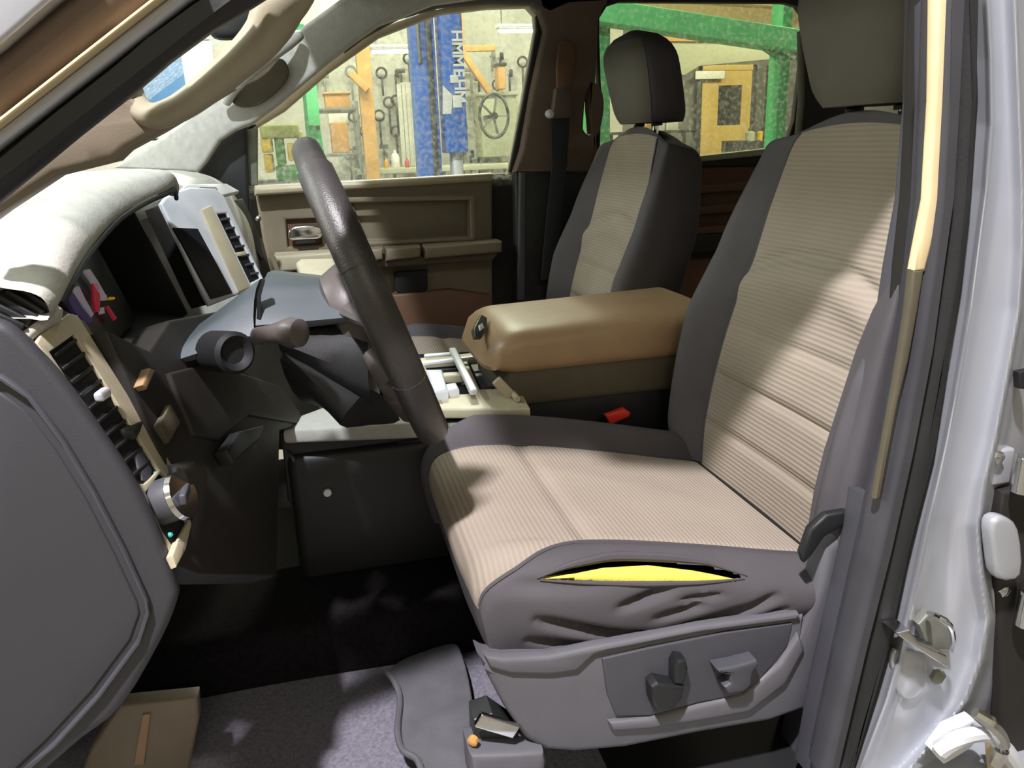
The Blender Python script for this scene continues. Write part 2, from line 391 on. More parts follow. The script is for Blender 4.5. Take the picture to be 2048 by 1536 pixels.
# pale upper board above the yellow door
t = thing('canopy_board', (A(1440, 105, 8).x, 8, 0), 'pale grey green canopy board above the yellow door', 'canopy')
pts = [(1325, 80), (1535, 82), (1548, 118), (1400, 132), (1370, 150), (1330, 150)]
solid('board', pts, yplane(8.0), .08, 'board_grey', t, bev=.005)
solid('fascia', [(1325, 66), (1520, 75), (1520, 84), (1325, 82)], yplane(7.98), .05, 'timber', t)
for px in (1330, 1545): 
    c = A(px, 130, 8.1); rbox('post', (c.x, 8.15, c.z/2), (.06, .06, c.z), 'steel_dark', t, .004)
t = thing('yellow_beam', (A(1400, 20, 6.5).x, 6.5, 2.7), 'yellow roof beam above the green lift beam', 'beam')
bar('flange', A(1240, 2, 6.5), A(1640, 30, 6.5), .05, .3, 'roof_yellow', t, .004); bar('web', A(1240, -8, 6.5), A(1640, 18, 6.5), .2, .04, 'roof_yellow', t, .004)
for i, (px, py, mm, lb) in enumerate(((1313, 247, 'white_paint', 'left white box on the shelf under the passenger headrest'), (1340, 246, 'bottle_white', 'right white box on the shelf under the passenger headrest'),
        (1292, 245, 'cardboard', 'narrow tan box on the shelf under the passenger headrest'))):
    c = A(px, py, 7.2); t = thing('storage_box', (c.x, 7.2, c.z-.07), lb, 'box'); rbox('carton', c, (.13 if i < 2 else .06, .14, .16), mm, t, .01); rbox('flap', c+V((0, 0, .085)), (.12 if i < 2 else .055, .15, .012), mm, t, .004)
c = A(1310, 262, 7.2)
t = thing('wall_shelf', (c.x, 7.25, 0), 'dark shelving behind the passenger seat, holding small boxes', 'shelf')
rbox('shelf_board', (c.x, 7.25, c.z-.012), (.9, .34, .03), 'steel_dark', t, .003)
for s in (-1, 1):
    for d in (-.14, .14): rbox('upright', (c.x+s*.42, 7.25+d, c.z/2), (.04, .04, c.z), 'steel_dark', t, .004)
for i, (px, mm, lb) in enumerate(((1500, 'board_grey', 'small pale canister at the foot of the yellow door'), (1522, 'crate_yellow', 'small yellow canister right of the yellow door'))):
    c = A(px, 272, 8.6); t = thing('canister', (c.x, 8.6, c.z-.1), lb, 'canister')
    lathe('body', [(.05, 0), (.06, .01), (.06, .11), (.03, .13)], c-V((0, 0, .07)), (0, 0, 1), mm, t, 16); lathe('cap', [(.025, 0), (.025, .03), (.01, .035)], c+V((0, 0, .06)), (0, 0, 1), 'steel_dark', t, 12)
c = A(1512, 290, 8.6); t = thing('tool_cabinet', (c.x, 8.7, 0), 'dark tool cabinet right of the yellow door', 'cabinet')
h_ = A(1512, 279, 8.6).z; rbox('body', (c.x+.1, 8.75, h_/2), (.8, .4, h_-.01), 'steel_dark', t, .01)
for k in range(3): rbox('drawer', (c.x+.1, 8.54, h_*(.2+.28*k)), (.74, .03, h_*.24), 'steel_mid', t, .006)

# things along the tool wall seen through the front passenger window
def leafbox(name, x0, y0, x1, y1, Y, d, m, lb, cat, lid=None):
    a, b = A(x0, y0, Y), A(x1, y1, Y); t = thing(name, ((a.x+b.x)/2, Y+d/2, min(a.z, b.z)), lb, cat)
    pbox('body', x0, y0, x1, y1, Y, d, m, t)
    if lid: pbox('lid', x0-2, y0, x1+2, y0+(y1-y0)*.12, Y-.02, d+.04, lid, t)
    return t
# workbench
zb_ = A(760, 338, 8.4).z
t = thing('workbench', (0, 8.9, 0), 'long workbench under the tool wall, seen low through the passenger window', 'workbench')
xl, xr = A(722, 340, 8.5).x, A(1040, 330, 8.5).x
t.location.x = (xl+xr)/2; rbox('worktop', ((xl+xr)/2, 8.85, zb_-.03), (xr-xl+.1, .8, .06), 'board_grey', t, .006)
for xx in (xl, (xl+xr)/2, xr):
    for yy in (8.52, 9.2): rbox('leg', (xx, yy, (zb_-.06)/2), (.07, .07, zb_-.06), 'steel_dark', t, .004)
t = leafbox('cardboard_box', 660, 245, 700, 305, 8.2, .4, 'cardboard', 'tan cardboard box, the lower one left of the wooden post', 'box'); 
t = leafbox('cardboard_box', 648, 184, 700, 215, 8.3, .35, 'cardboard', 'tan cardboard box, the upper one left of the wooden post', 'box', 'timber')
t = leafbox('paper_notice', 655, 215, 698, 247, WB-.04, .035, 'bottle_white', 'pale notice sheet between two cardboard boxes', 'notice'); pbox('notice_strip', 655, 215, 698, 219, WB-.05, .01, 'board_grey', t, .002)
t = leafbox('white_cabinet', 800, 165, 850, 335, 9.0, .4, 'board_grey', 'pale ribbed cabinet left of the blue lift column', 'cabinet')
for k in range(6): pbox('rib', 803+k*8, 168, 805+k*8, 332, 8.97, .04, 'shop_wall', t, .003)
t = leafbox('white_cabinet', 960, 184, 1036, 312, 9.0, .4, 'board_grey', 'pale cabinet right of the blue lift column, with a fan before it', 'cabinet')
pbox('lid', 958, 184, 1038, 190, 8.96, .44, 'shop_wall', t)
# fan
c = A(988, 232, 8.5)
t = thing('wall_fan', c, 'round grey fan in front of the pale cabinet', 'fan')
rows = [[c+V((cos(a_)*(.17+.018*cos(b_)), .018*sin(b_), sin(a_)*(.24+.018*cos(b_)))) for b_ in [2*pi*j/8 for j in range(8)]] for a_ in [2*pi*i/32 for i in range(32)]]
put('ring', grid(rows, True, True), 'steel_dark', t)
for k in range(5):
    a_ = 2*pi*k/5; bar('blade', c+V((cos(a_)*.02, .03, sin(a_)*.03)), c+V((cos(a_)*.15, .03, sin(a_)*.21)), .1, .012, 'steel_mid', t, .004)
lathe('hub', [(.02, -.03), (.04, -.02), (.04, .04)], c, (0, -1, 0), 'steel_dark', t, 16)
bar('bracket', c+V((0, .05, 0)), c+V((0, .5, 0)), .04, .04, 'steel_dark', t)
c = A(674, 246, 8.3)
sh_ = thing('wall_shelf', (c.x, 8.5, 0), 'dark two tier rack holding the cardboard boxes left of the timber post', 'shelf')
for py in (216, 306):
    z_ = A(674, py, 8.4).z; rbox('shelf_board', (c.x, 8.55, z_-.02), (.42, .7, .03), 'steel_mid', sh_, .003)
for s_ in (-1, 1):
    for y_ in (8.22, 8.88): rbox('upright', (c.x+s_*.22, y_, .95), (.03, .03, 1.9), 'steel_mid', sh_, .003)
# timber posts
x, z = xz(737, 250, 8.0)
t = thing('timber_post', (x, 8, 0), 'orange timber post with a diagonal brace left of the pale cabinet', 'post')
rbox('post', (x, 8, 2.2), (.14, .14, 4.38), 'timber', t, .006)
bar('brace', A(700, 145, 7.9), A(735, 180, 7.9), .07, .07, 'timber', t, .004)
t = thing('timber_brace', (A(950, 150, 8.2).x, 8.2, A(975, 180, 8.2).z), 'orange timber brace slanting right of the blue lift column', 'brace')
bar('plank', A(925, 105, 8.2), A(978, 184, 8.2), .08, .06, 'timber', t, .004); bar('cleat', A(918, 98, 8.24), A(990, 96, 8.24), .06, .06, 'timber', t, .004); cq = A(925, 98, 8.24); bar('tie', cq, V((cq.x, WB-.002, cq.z)), .05, .05, 'timber', t, .004); bar('hanger', cq, V((cq.x, cq.y, 4.5)), .05, .05, 'timber', t, .004)
t = leafbox('orange_rack', 996, 125, 1012, 178, 8.7, .2, 'timber', 'small timber upright above the right pale cabinet', 'rack', 'steel_dark')
# crates on the left
t = thing('crate_stack', (A(560, 300, 6.4).x, 6.5, 0), 'yellow and green bins piled by the front of the passenger window', 'bins')
for i, (x0, y0, x1, y1, m) in enumerate(((518, 250, 600, 275, 'olive_sheet'), (520, 276, 545, 305, 'crate_yellow'), (546, 262, 572, 330, 'crate_green'), (573, 286, 592, 322, 'crate_yellow'), (526, 308, 548, 345, 'crate_yellow'), (550, 332, 600, 362, 'crate_green'), (592, 262, 612, 330, 'olive_sheet'))):
    pbox('bin', x0, y0, x1, y1, 6.3+.02*i, .3, m, t, .015)
xx = A(560, 350, 6.5); rbox('stand', (xx.x, 6.55, xx.z/2-.02), (.42, .4, xx.z-.04), 'steel_dark', t, .01)
# bottles on the bench
for (px, w_, y0, m, lb) in ((733, 10, 300, 'bottle_blue', 'pale blue bottle, leftmost on the workbench'), (744, 7, 306, 'bottle_white', 'slim white bottle beside the pale blue bottle'), (756, 6, 312, 'pink_card', 'small pinkish bottle among the bottles on the workbench'),
        (773, 8, 316, 'bottle_amber', 'amber bottle on the workbench'), (792, 16, 300, 'bottle_white', 'large white jug on the workbench'), (815, 9, 316, 'bottle_red', 'dark red bottle, rightmost on the workbench')):
    b_ = A(px, 338, 8.5); b_.z = zb_; h_ = A(px, y0, 8.5).z-zb_; r_ = w_/FPX*9.3*.5
    t = thing('bottle', b_, lb, 'bottle')
    lathe('body', [(r_*.9, 0), (r_, .01), (r_, h_*.62), (r_*.7, h_*.78), (r_*.32, h_*.85)], b_, (0, 0, 1), m, t, 16); lathe('cap', [(r_*.36, 0), (r_*.36, h_*.14), (r_*.2, h_*.15)], b_+V((0, 0, h_*.85)), (0, 0, 1), m, t, 12)
t = thing('orange_lamp', A(846, 147, 8.6), 'small orange lantern beside the blue lift column', 'lantern'); c = A(846, 147, 8.6)
lathe('shade', [(.03, -.1), (.05, -.06), (.055, .04), (.03, .08)], c, (0, 0, 1), 'orange_paint', t, 16); bar('hook', c+V((0, 0, .07)), c+V((0, .0, .16)), .01, .01, 'steel_dark', t, .002); bar('arm', c+V((0, 0, .16)), V((c.x, WB-.002, c.z+.16)), .015, .015, 'steel_dark', t, .002)
# tools hung over the wall: many, alike in the blur
G = 'dark hand tools hung on the workshop wall'
rnd = random.Random(3)
kinds = []
def tool(k, c):
    t = thing(('hammer', 'spanner', 'wrench')[k], c, None, 'tool', G)
    m = rnd.choice(['steel_dark', 'steel_dark', 'steel_mid', 'black_plastic'])
    l = rnd.uniform(.14, .38)
    bar('handle', c+V((0, 0, -l)), c, .025, .02, m, t, .004)
    if k == 0: rbox('head', c+V((0, 0, .0)), (.11, .03, .05), m, t, .008)
    elif k == 1:
        rows = [[c+V((cos(a_)*(.06+.013*cos(b_)), .013*sin(b_), .05+sin(a_)*(.06+.013*cos(b_)))) for b_ in [2*pi*j/6 for j in range(6)]] for a_ in [2*pi*i/14 for i in range(14)]]
        put('ring', grid(rows, True, True), m, t)
    else: rbox('jaw', c+V((.02, 0, .03)), (.05, .025, .09), m, t, .01)
    bar('peg', c+V((0, .01, .02)), V((c.x, WB-.001, c.z+.02)), .01, .01, 'steel_mid', t, .002)
    return t
zones = [(700, 150, 735, 320, 13), (758, 140, 798, 325, 26), (800, 115, 850, 160, 10), (925, 130, 958, 320, 24), (980, 115, 1050, 178, 16), (600, 130, 650, 180, 6), (765, 325, 830, 300, 0)]
zone_lb = ['between the cardboard boxes and the timber post', 'between the timber post and the pale cabinet', 'above the left pale cabinet', 'between the blue lift column and the fan', 'above the right pale cabinet', 'above the green tapered column']
for (x0, y0, x1, y1, n), lb in zip(zones, zone_lb):
    placed = []
    for i in range(n*40):
        if len(placed) >= n: break
        c = A(rnd.uniform(x0, x1), rnd.uniform(y0, y1), WB-.10)
        if any(abs(c.x-q.x) < .09 and abs(c.z-q.z) < .30 for q in placed): continue
        placed.append(c); k = rnd.randrange(3)
        t = tool(k, c); kn = ('dark hammer with a block head', 'dark spanner with a ring end', 'dark wrench with an upright jaw')[k]
        t['label'] = kn+', hung '+lb; t['group'] = kn+'s, hung '+lb
# tube lamps
def tube_lamp(c, w_, lb):
    t = thing('tube_lamp', c, lb, 'lamp')
    rbox('housing', c+V((0, .03, .045)), (w_, .12, .03), 'white_paint', t, .005)
    bar('tube', c+V((-w_*.48, 0, 0)), c+V((w_*.48, 0, 0)), .035, .035, 'tube_light', t, .015)
    for s in (-1, 1): bar('hanger', c+V((s*w_*.4, .03, .06)), V((c.x+s*w_*.4, c.y+.03, 4.5)), .012, .012, 'steel_mid', t, .002)
tube_lamp(A(800, 103, 7.2), .55, 'glowing tube lamp left of the blue lift column')
tube_lamp(A(1045, 62, 7.2), .5, 'glowing tube lamp at the top right of the passenger window')
# ------------------------------------------------------------------ truck cab body
cab = thing('truck_cab', (.6, .8, 0), 'silver pickup cab around the seats: pillars, roof lining, floor and seals', 'vehicle body')
# floor, sill, firewall, roof, back
rbox('floor_pan', (.75, .81, .5), (2.9, 1.6, .03), 'deep_black', cab, .01)
rbox('rocker_sill', (.35, -.0, .49), (1.9, .1, .14), 'silver_paint', cab, .03)
rbox('footwell_shade_hump', (-.13, .60, .575), (.86, .24, .13), 'shaded_carpet', cab, .03)  # added hump, its near-black colour stands in for deep footwell shadow
rbox('firewall', (-.72, .81, .93), (.03, 1.6, .86), 'deep_black', cab, .005)
rbox('roof_panel', (1.05, .81, 1.91), (2.2, 1.72, .03), 'silver_paint', cab, .01)
rbox('headliner', (1.1, .81, 1.868), (2.06, 1.64, .035), 'headliner', cab, .01)
rbox('rear_wall', (2.15, .81, .93), (.04, 1.62, .82), 'taupe_dark', cab, .01)
for y_ in (.05, 1.57): rbox('rear_corner_pillar', (2.13, y_, 1.6), (.09, .07, .56), 'taupe_dark', cab, .01)
rbox('door_header', (.48, .0, 1.84), (.75, .08, .09), 'dark_trim', cab, .012)
rbox('rear_side_wall', (1.5, .03, .92), (1.2, .05, .80), 'dark_trim', cab, .01)
rbox('rear_roof_rail', (1.45, .03, 1.84), (1.3, .06, .07), 'dark_trim', cab, .01)
rbox('pillar_upper', (.80, .1, 1.2), (.10, .05, 1.3), 'dark_trim', cab, .01)
rbox('pillar_head', (.80, .03, 1.73), (.24, .06, .24), 'silver_paint', cab, .012)
# wheels of the truck keep it on the ground
for x, y in ((-1.55, .0), (-1.55, 1.66), (2.9, 0), (2.9, 1.66)):
    lathe('wheel', [(.05, -.13), (.36, -.13), (.4, -.09), (.4, .09), (.36, .13), (.05, .13)], (x, y, .4), (0, 1, 0), 'rubber', cab, 32)
rbox('chassis', (.65, .83, .38), (5.2, .9, .12), 'deep_black', cab, .02)
rbox('bonnet', (-1.5, .83, 1.0), (1.6, 1.5, .45), 'silver_paint', cab, .12)
# A pillar, driver side: stacked bands (pixel measures at the door opening)
def band(name, p, Y, t, m, bev=.006, sm=0, parent=None, **kw): return solid(name, p, yplane(Y), t, m, parent or cab, bev=bev, sm=sm, **kw)
band('pillar_outer_skin', [(-60, 135), (-60, -60), (180, -60), (105, -4), (0, 88)], -.06, .05, 'silver_paint', .004)
band('pillar_outer_trim', [(-60, 128), (0, 80), (112, -8), (175, -60), (390, -60), (300, 4), (0, 238), (-60, 285)], -.045, .05, 'pillar_brown', .018)
band('seal_bead', [(-60, 280), (0, 233), (300, -2), (380, -60), (392, -60), (306, 6), (0, 247), (-60, 294)], -.05, .02, 'cream_seal', .002)
band('pillar_paint', [(-60, 290), (0, 244), (308, 4), (392, -60), (460, -60), (376, 2), (0, 294), (-60, 340)], -.035, .03, 'silver_paint', .008)
band('door_seal', [(-60, 334), (0, 290), (370, 0), (450, -60), (600, -60), (500, 4), (420, 52), (330, 118), (260, 178), (140, 272), (0, 388), (-60, 440)], -.03, .05, 'rubber', .018)
band('pillar_trim', [(-60, 400), (0, 350), (140, 240), (262, 150), (264, 196), (300, 214), (345, 204), (400, 165), (468, 174), (400, 216), (320, 264), (253, 300), (230, 322), (110, 352), (0, 425), (-60, 470)], .05, .04, 'taupe_plastic', .008)
# B pillar, driver side
def strip(name, l, r, Y, t, m, bev=.006, ysteps=(-40, 200, 400, 540, 700, 900, 1100, 1300, 1560), parent=None, **kw):
    """vertical strip: l and r are lists of x measures at the y steps"""
    n = len(ysteps)
    pts = [(l[i], ysteps[i]) for i in range(n)]+[(r[i], ysteps[i]) for i in reversed(range(n))]
    return solid(name, pts, yplane(Y), t, m, parent or cab, bev=bev, **kw)
strip('pillar_core', [1880, 1868, 1855, 1838, 1825, 1790, 1750, 1700, 1640], [1965, 1965, 1955, 1940, 1915, 1880, 1830, 1785, 1705], .05, .05, 'dark_trim')
strip('inner_pillar_trim', [1868, 1860, 1842, 1815, 1790, 1742, 1685, 1640, 1585], [1900, 1895, 1875, 1850, 1835, 1800, 1760, 1720, 1680], .11, .05, 'slate_plastic')
ys = (-40, 200, 400, 470, 544)
strip('pinch_seal', [1872, 1868, 1856, 1842, 1828], [1906, 1900, 1888, 1872, 1853], -.012, .014, 'cream_seal', .005, ys)  # upper run: warm reflected light put into the cream colour
ys = (540, 620, 720, 800, 1000)
strip('pinch_seal', [1826, 1818, 1802, 1788, 1752], [1850, 1838, 1820, 1800, 1762], -.012, .012, 'olive_cloth', .004, ys)  # same strip below the reflection, its unlit tone put into the colour
strip('door_seal', [1903, 1893, 1882, 1863, 1842, 1805, 1762, 1712, 1652], [1932, 1928, 1915, 1898, 1872, 1835, 1790, 1742, 1682], -.02, .05, 'rubber_grey', .016)
strip('door_seal', [1930, 1926, 1914, 1896, 1870, 1832, 1788, 1740, 1680], [1966, 1972, 1958, 1942, 1914, 1884, 1832, 1790, 1714], -.015, .05, 'rubber', .016)
strip('sill_trim', [1742, 1730, 1690, 1655, 1625], [1762, 1755, 1740, 1712, 1700], .03, .05, 'slate_plastic', .01, (1000, 1080, 1250, 1400, 1560))
# silver jamb: relief surface
rows = []
YS = [-60, 0, 120, 250, 380, 500, 620, 720, 800, 880, 960, 1050, 1150, 1240, 1320, 1400, 1470, 1560]
Lx = [1962, 1962, 1968, 1970, 1960, 1944, 1928, 1912, 1898, 1882, 1864, 1842, 1822, 1802, 1785, 1762, 1735, 1700]
def lerp(a, xs, ys_):
    for i in range(len(xs)-1):
        if a <= xs[i+1]: 
            f_ = (a-xs[i])/(xs[i+1]-xs[i]); f_ = max(0, f_); return ys_[i]+(ys_[i+1]-ys_[i])*f_
    return ys_[-1]
RIDGE = [2030, 2030, 2035, 2040, 2045, 2045, 2038, 2020, 2005, 1990, 1970, 1955, 1962, 1975, 1960, 1930, 1880, 1800]
for y in range(-60, 1561, 7):
    lx_ = lerp(y, YS, Lx); rg = lerp(y, YS, RIDGE); row = []
    for k in range(91):
        x = lx_+(2200-lx_)*k/90
        d = 0
        d += .018*exp(-((x-lx_-14)/12)**2)                        # raised lip at the seal
        d += .020*exp(-((x-rg)/15)**2)                            # swage running down
        d -= .012*exp(-(((x-(lx_+rg)/2)/22)**2+((y-1130)/120)**2))
        d += -.02*min(1, max(0, (x-rg-10)/60))**1.5
        d += .01*exp(-(((x-1840)/30)**2+((y-1350)/50)**2))
        row.append(A(x, y, .0-d))
    rows.append(row)
me = grid(rows)
bm = bmesh.new(); bm.from_mesh(me); g_ = bmesh.ops.extrude_face_region(bm, geom=bm.faces[:])
bmesh.ops.translate(bm, vec=(0, .05, 0), verts=[e for e in g_['geom'] if isinstance(e, bmesh.types.BMVert)]); bmesh.ops.recalc_face_normals(bm, faces=bm.faces); bm.to_mesh(me); bm.free()
put('door_jamb', me, 'silver_paint', cab)
# striker on the jamb
st = thing('door_striker', A(1850, 1330, -.03), 'bright metal door striker bolted to the silver jamb', 'latch')
solid('bracket', [(1795, 1268), (1822, 1262), (1838, 1285), (1895, 1312), (1898, 1338), (1862, 1316), (1800, 1274)], yplane(-.045), .03, 'chrome', st, bev=.003)
solid('backing', [(1838, 1250), (1860, 1226), (1905, 1262), (1908, 1300), (1860, 1300)], yplane(-.02), .015, 'steel_mid', st, bev=.003)
tube('loop', [A(1858, 1226, -.03), A(1875, 1232, -.065), A(1898, 1248, -.07), A(1906, 1275, -.05), A(1903, 1300, -.03)], .0035, 'chrome', st, 8, smooth_path=4)
solid('gasket', [(1785, 1310), (1815, 1300), (1850, 1318), (1852, 1372), (1825, 1400), (1797, 1386)], yplane(-.012), .008, 'silver_paint', st, bev=.003, sm=3)
lathe('bolt', [(.011, 0), (.011, .006), (.004, .008)], A(1872, 1350, -.015), (0, -1, 0), 'steel_mid', st, 6)
# rear door hinges and check link on the right edge
def hinge(px, py, Y, lb, s=1.0):
    c = A(px, py, Y); t = thing('door_hinge', c-cab.location); t.parent = cab; t['label'] = lb
    rbox('mount_plate', c+V((0, .02, 0)), (.05*s, .012, .06*s), 'silver_paint', t, .004)
    lathe('barrel', [(.012*s, -.03*s), (.014*s, -.028*s), (.014*s, .028*s), (.012*s, .03*s)], c+V((.01, -.01, 0)), (0, 0, 1), 'chrome', t, 14)
    rbox('arm', c+V((.03*s, -.012, -.008)), (.05*s, .012, .02*s), 'steel_mid', t, .003)
    lathe('bolt', [(.008, 0), (.008, .006), (.003, .008)], c+V((-.012, .012, .018)), (0, -1, 0), 'chrome', t, 6)
hinge(2020, 945, -.02, 'upper rear door hinge on the right picture edge', .8)
hinge(2030, 1210, -.02, 'lower rear door hinge on the right picture edge', .9)
t = thing('door_check_link', A(1990, 1460, -.06), 'bright worn metal link at the bottom right corner', 'latch')
tube('link', [A(1880, 1500, -.05), A(1920, 1475, -.06), A(1975, 1470, -.06), A(2010, 1500, -.06), A(2040, 1545, -.06)], [.012, .011, .009, .012, .01], 'silver_trim', t, 10, smooth_path=4)
tube('link', [A(1950, 1425, -.06), A(1985, 1450, -.07), A(2005, 1490, -.07), A(1990, 1530, -.07)], [.007, .01, .009, .008], 'chrome', t, 8, smooth_path=4)
solid('bracket', [(1868, 1505), (1900, 1462), (1950, 1440), (1975, 1462), (1940, 1500), (1890, 1530)], yplane(-.04), .02, 'silver_trim', t, bev=.004)
solid('tab', [(1988, 1480), (2030, 1500), (2035, 1545), (1995, 1560)], yplane(-.045), .02, 'cream_seal', t, bev=.004)
t = thing('rear_door_edge', A(2080, 1200, .0), 'dark rubber edged rear door edge at the right picture border', 'door')
solid('edge', [(2005, 985), (2048, 975), (2200, 975), (2200, 1600), (1990, 1600), (2005, 1380), (2000, 1280), (1992, 1060)], yplane(-.012), .02, 'dark_trim', t, bev=.006)
solid('panel', [(1985, 1050), (2010, 1035), (2040, 1060), (2045, 1150), (2000, 1160), (1988, 1110)], yplane(-.04), .02, 'silver_paint', t, bev=.006, sm=3)
solid('plug', [(2038, 745), (2060, 740), (2060, 780), (2040, 778)], yplane(-.02), .01, 'black_plastic', t, bev=.002)

# passenger side: pillar trims
band('pillar_trim', [(225, 336), (330, 268), (440, 182), (470, 160), (560, 85), (650, 20), (760, -60), (1000, -60), (990, -8), (870, 8), (760, 50), (700, 92), (640, 140), (560, 208), (505, 248), (470, 262), (440, 282), (412, 325), (395, 345)], 1.5, .05, 'cream_pad', .012)
hd = thing('grab_handle', A(515, 165, 1.47), 'pale grab handle recess on the far windshield pillar', 'handle')
solid('recess', [(462, 196), (480, 158), (530, 122), (565, 118), (578, 145), (562, 175), (520, 208), (480, 214)], yplane(1.472), .02, 'olive_cloth', hd, bev=.004, sm=4)  # dark plate standing in for the shadow behind the grip
tube('grip', [A(452, 205, 1.47), A(470, 170, 1.44), A(520, 125, 1.42), A(575, 85, 1.44), A(600, 70, 1.47)], [.012, .018, .018, .018, .012], 'cream_pad', hd, 12, smooth_path=5)
band('roof_rail_trim', [(620, 50), (700, -10), (760, -60), (1220, -60), (1215, 8), (1140, 12), (1100, 30), (1085, 22), (1065, 8), (980, 6), (880, 14), (800, 36), (730, 75), (690, 105), (665, 70)], 1.53, .04, 'headliner', .01)
# passenger B pillar with its slim opening
band('far_pillar_trim', [(1062, -60), (1210, -60), (1212, 8), (1198, 40), (1195, 120), (1188, 220), (1196, 300), (1190, 345), (1030, 345), (1045, 300), (1066, 180), (1092, 60), (1080, 20)], 1.53, .05, 'pillar_brown', .01,
     holes=[catmull([(1180, 175), (1192, 176), (1200, 195), (1200, 225), (1192, 260), (1180, 270), (1170, 262), (1168, 250), (1172, 200)], 4)])
band('far_pillar_base', [(1030, 338), (1200, 322), (1200, 640), (1035, 640)], 1.54, .05, 'rubber', .01)
band('far_pillar_edge', [(1040, 345), (1052, 345), (1050, 600), (1036, 600)], 1.50, .02, 'slate_plastic', .004)
# windshield
wc = [V((-.68, .06, 1.36)), V((-.68, 1.56, 1.36)), V((.06, 1.5, 1.84)), V((.06, .1, 1.84))]
solid('windshield', wc, plane3(wc[0], wc[1], wc[2]), .006, 'windshield_glass', cab, pix=False)
rbox('header_trim', (.1, .81, 1.845), (.14, 1.5, .05), 'headliner', cab, .01)
# rear view mirror
t = thing('rear_view_mirror', A(455, 40, .75), 'black rear view mirror peeking over the near grab handle', 'mirror')
solid('housing', [(418, 66), (432, 20), (460, -30), (520, -50), (515, 30), (490, 66), (450, 76)], yplane(.72), .04, 'black_plastic', t, bev=.008, sm=3)
c = A(470, -10, .74); bar('stalk', c, c+V((-.03, .03, .12)), .015, .015, 'black_plastic', t)
# driver's grab handle
t = thing('grab_handle', A(330, 215, .06), 'beige grab handle arching along the near windshield pillar', 'handle')
P_ = [A(262, 160, .10), A(268, 205, .07), A(302, 232, .055), A(350, 220, .05), A(405, 184, .05), A(470, 130, .05), A(528, 70, .05), A(562, 0, .05), A(585, -80, .07)]
tube('grip', P_, [.008, .012, .014, .0145, .016, .018, .022, .028, .032], 'beige_plastic', t, 16, smooth_path=6, flat=.8)
solid('mount', [(246, 160), (262, 158), (268, 205), (310, 235), (285, 262), (240, 245)], yplane(.09), .03, 'taupe_plastic', t, bev=.006, sm=3)

# ------------------------------------------------------------------ passenger front door
dr = thing('passenger_door', A(780, 500, 1.6)-V((0, 0, .5)), 'far front passenger door with beige panel, armrest and dirty window', 'door')
def dp(name, pts, Y, t_, m, bev=.006, sm=0, parent=None, **kw): return solid(name, pts, yplane(Y), t_, m, parent or dr, bev=bev, sm=sm, **kw)
dp('window_pane', [(480, 400), (500, 240), (560, 195), (640, 125), (740, 55), (860, 15), (980, -5), (1110, -8), (1095, 60), (1060, 250), (1040, 370)], 1.64, .006, 'door_glass', 0)
dp('window_frame', [(480, 262), (560, 200), (640, 132), (740, 62), (860, 20), (980, 2), (1066, 2), (1098, 12), (1100, 50), (1072, 210), (1046, 350), (1015, 350), (1020, 338), (1044, 210), (1072, 60), (1070, 30), (1056, 14), (980, 16), (880, 28), (760, 74), (660, 144), (570, 222), (515, 255), (505, 262)], 1.6, .04, 'beige_light', .006)
dp('window_seal', [(1078, 25), (1088, 45), (1060, 210), (1030, 345), (1018, 345), (1045, 210), (1073, 60), (1072, 34)], 1.575, .02, 'rubber', .003)
dp('quarter_post', [(488, 250), (515, 245), (515, 372), (488, 372)], 1.6, .03, 'steel_mid', .004)
dp('mirror_sail', [(395, 345), (420, 300), (445, 272), (470, 258), (492, 250), (496, 380), (500, 420), (470, 420), (430, 360)], 1.57, .04, 'black_plastic', .006)
dp('door_skin', [(470, 372), (1040, 345), (1040, 640), (1040, 900), (480, 900)], 1.66, .04, 'dark_trim', .004)
# panel: raised frame, recessed inset
dp('door_panel', [(508, 374), (740, 362), (985, 348), (985, 700), (985, 780), (560, 780), (545, 560), (525, 480)], 1.615, .05, 'taupe_plastic', .01,
   holes=[[(705, 408), (935, 402), (936, 470), (735, 478)], [(572, 440), (640, 437), (645, 490), (576, 494)]])
dp('inset_panel', [(700, 400), (940, 395), (942, 478), (730, 484)], 1.632, .02, 'taupe_plastic', .004)
dp('inset_bead', [(690, 395), (950, 390), (952, 482), (728, 492), (725, 484), (942, 474), (940, 400), (695, 405)], 1.565, .012, 'taupe_plastic', .004)
dp('sill_ledge', [(508, 372), (740, 360), (985, 346), (985, 362), (740, 377), (508, 392)], 1.56, .05, 'beige_light', .012)
dp('handle_recess', [(568, 436), (645, 433), (650, 496), (572, 500)], 1.635, .02, 'brown_trim', .003)
hn = dp('door_handle', [(578, 462), (592, 452), (640, 452), (642, 476), (610, 480), (580, 480)], 1.585, .025, 'chrome', .006, sm=3)
dp('pull_cap', [(590, 478), (632, 474), (632, 486), (592, 490)], 1.59, .02, 'black_plastic', .004)
# armrest with its joints
for (x0, x1) in ((735, 766), (772, 842), (850, 1005)):
    f0, f1 = (x0-545)/460, (x1-545)/460
    ya, yb = 519-28*f0, 519-28*f1
    dp('armrest_pad', [(x0, ya-8), (x1, yb-8), (x1, yb+14), (x0, ya+18)], 1.5, .09, 'taupe_plastic', .009)
dp('armrest_pad', [(548, 512), (735, 500), (735, 528), (560, 545)], 1.5, .09, 'beige_light', .01)
dp('armrest_base', [(560, 530), (1000, 503), (985, 522), (770, 536), (600, 560)], 1.53, .08, 'taupe_dark', .008)
dp('speaker_opening', [(790, 545), (855, 540), (856, 578), (848, 584), (800, 588), (788, 580)], 1.56, .02, 'deep_black', .004)
dp('lower_trim', [(770, 590), (850, 584), (900, 578), (985, 590), (985, 720), (780, 720)], 1.555, .03, 'brown_trim', .008)

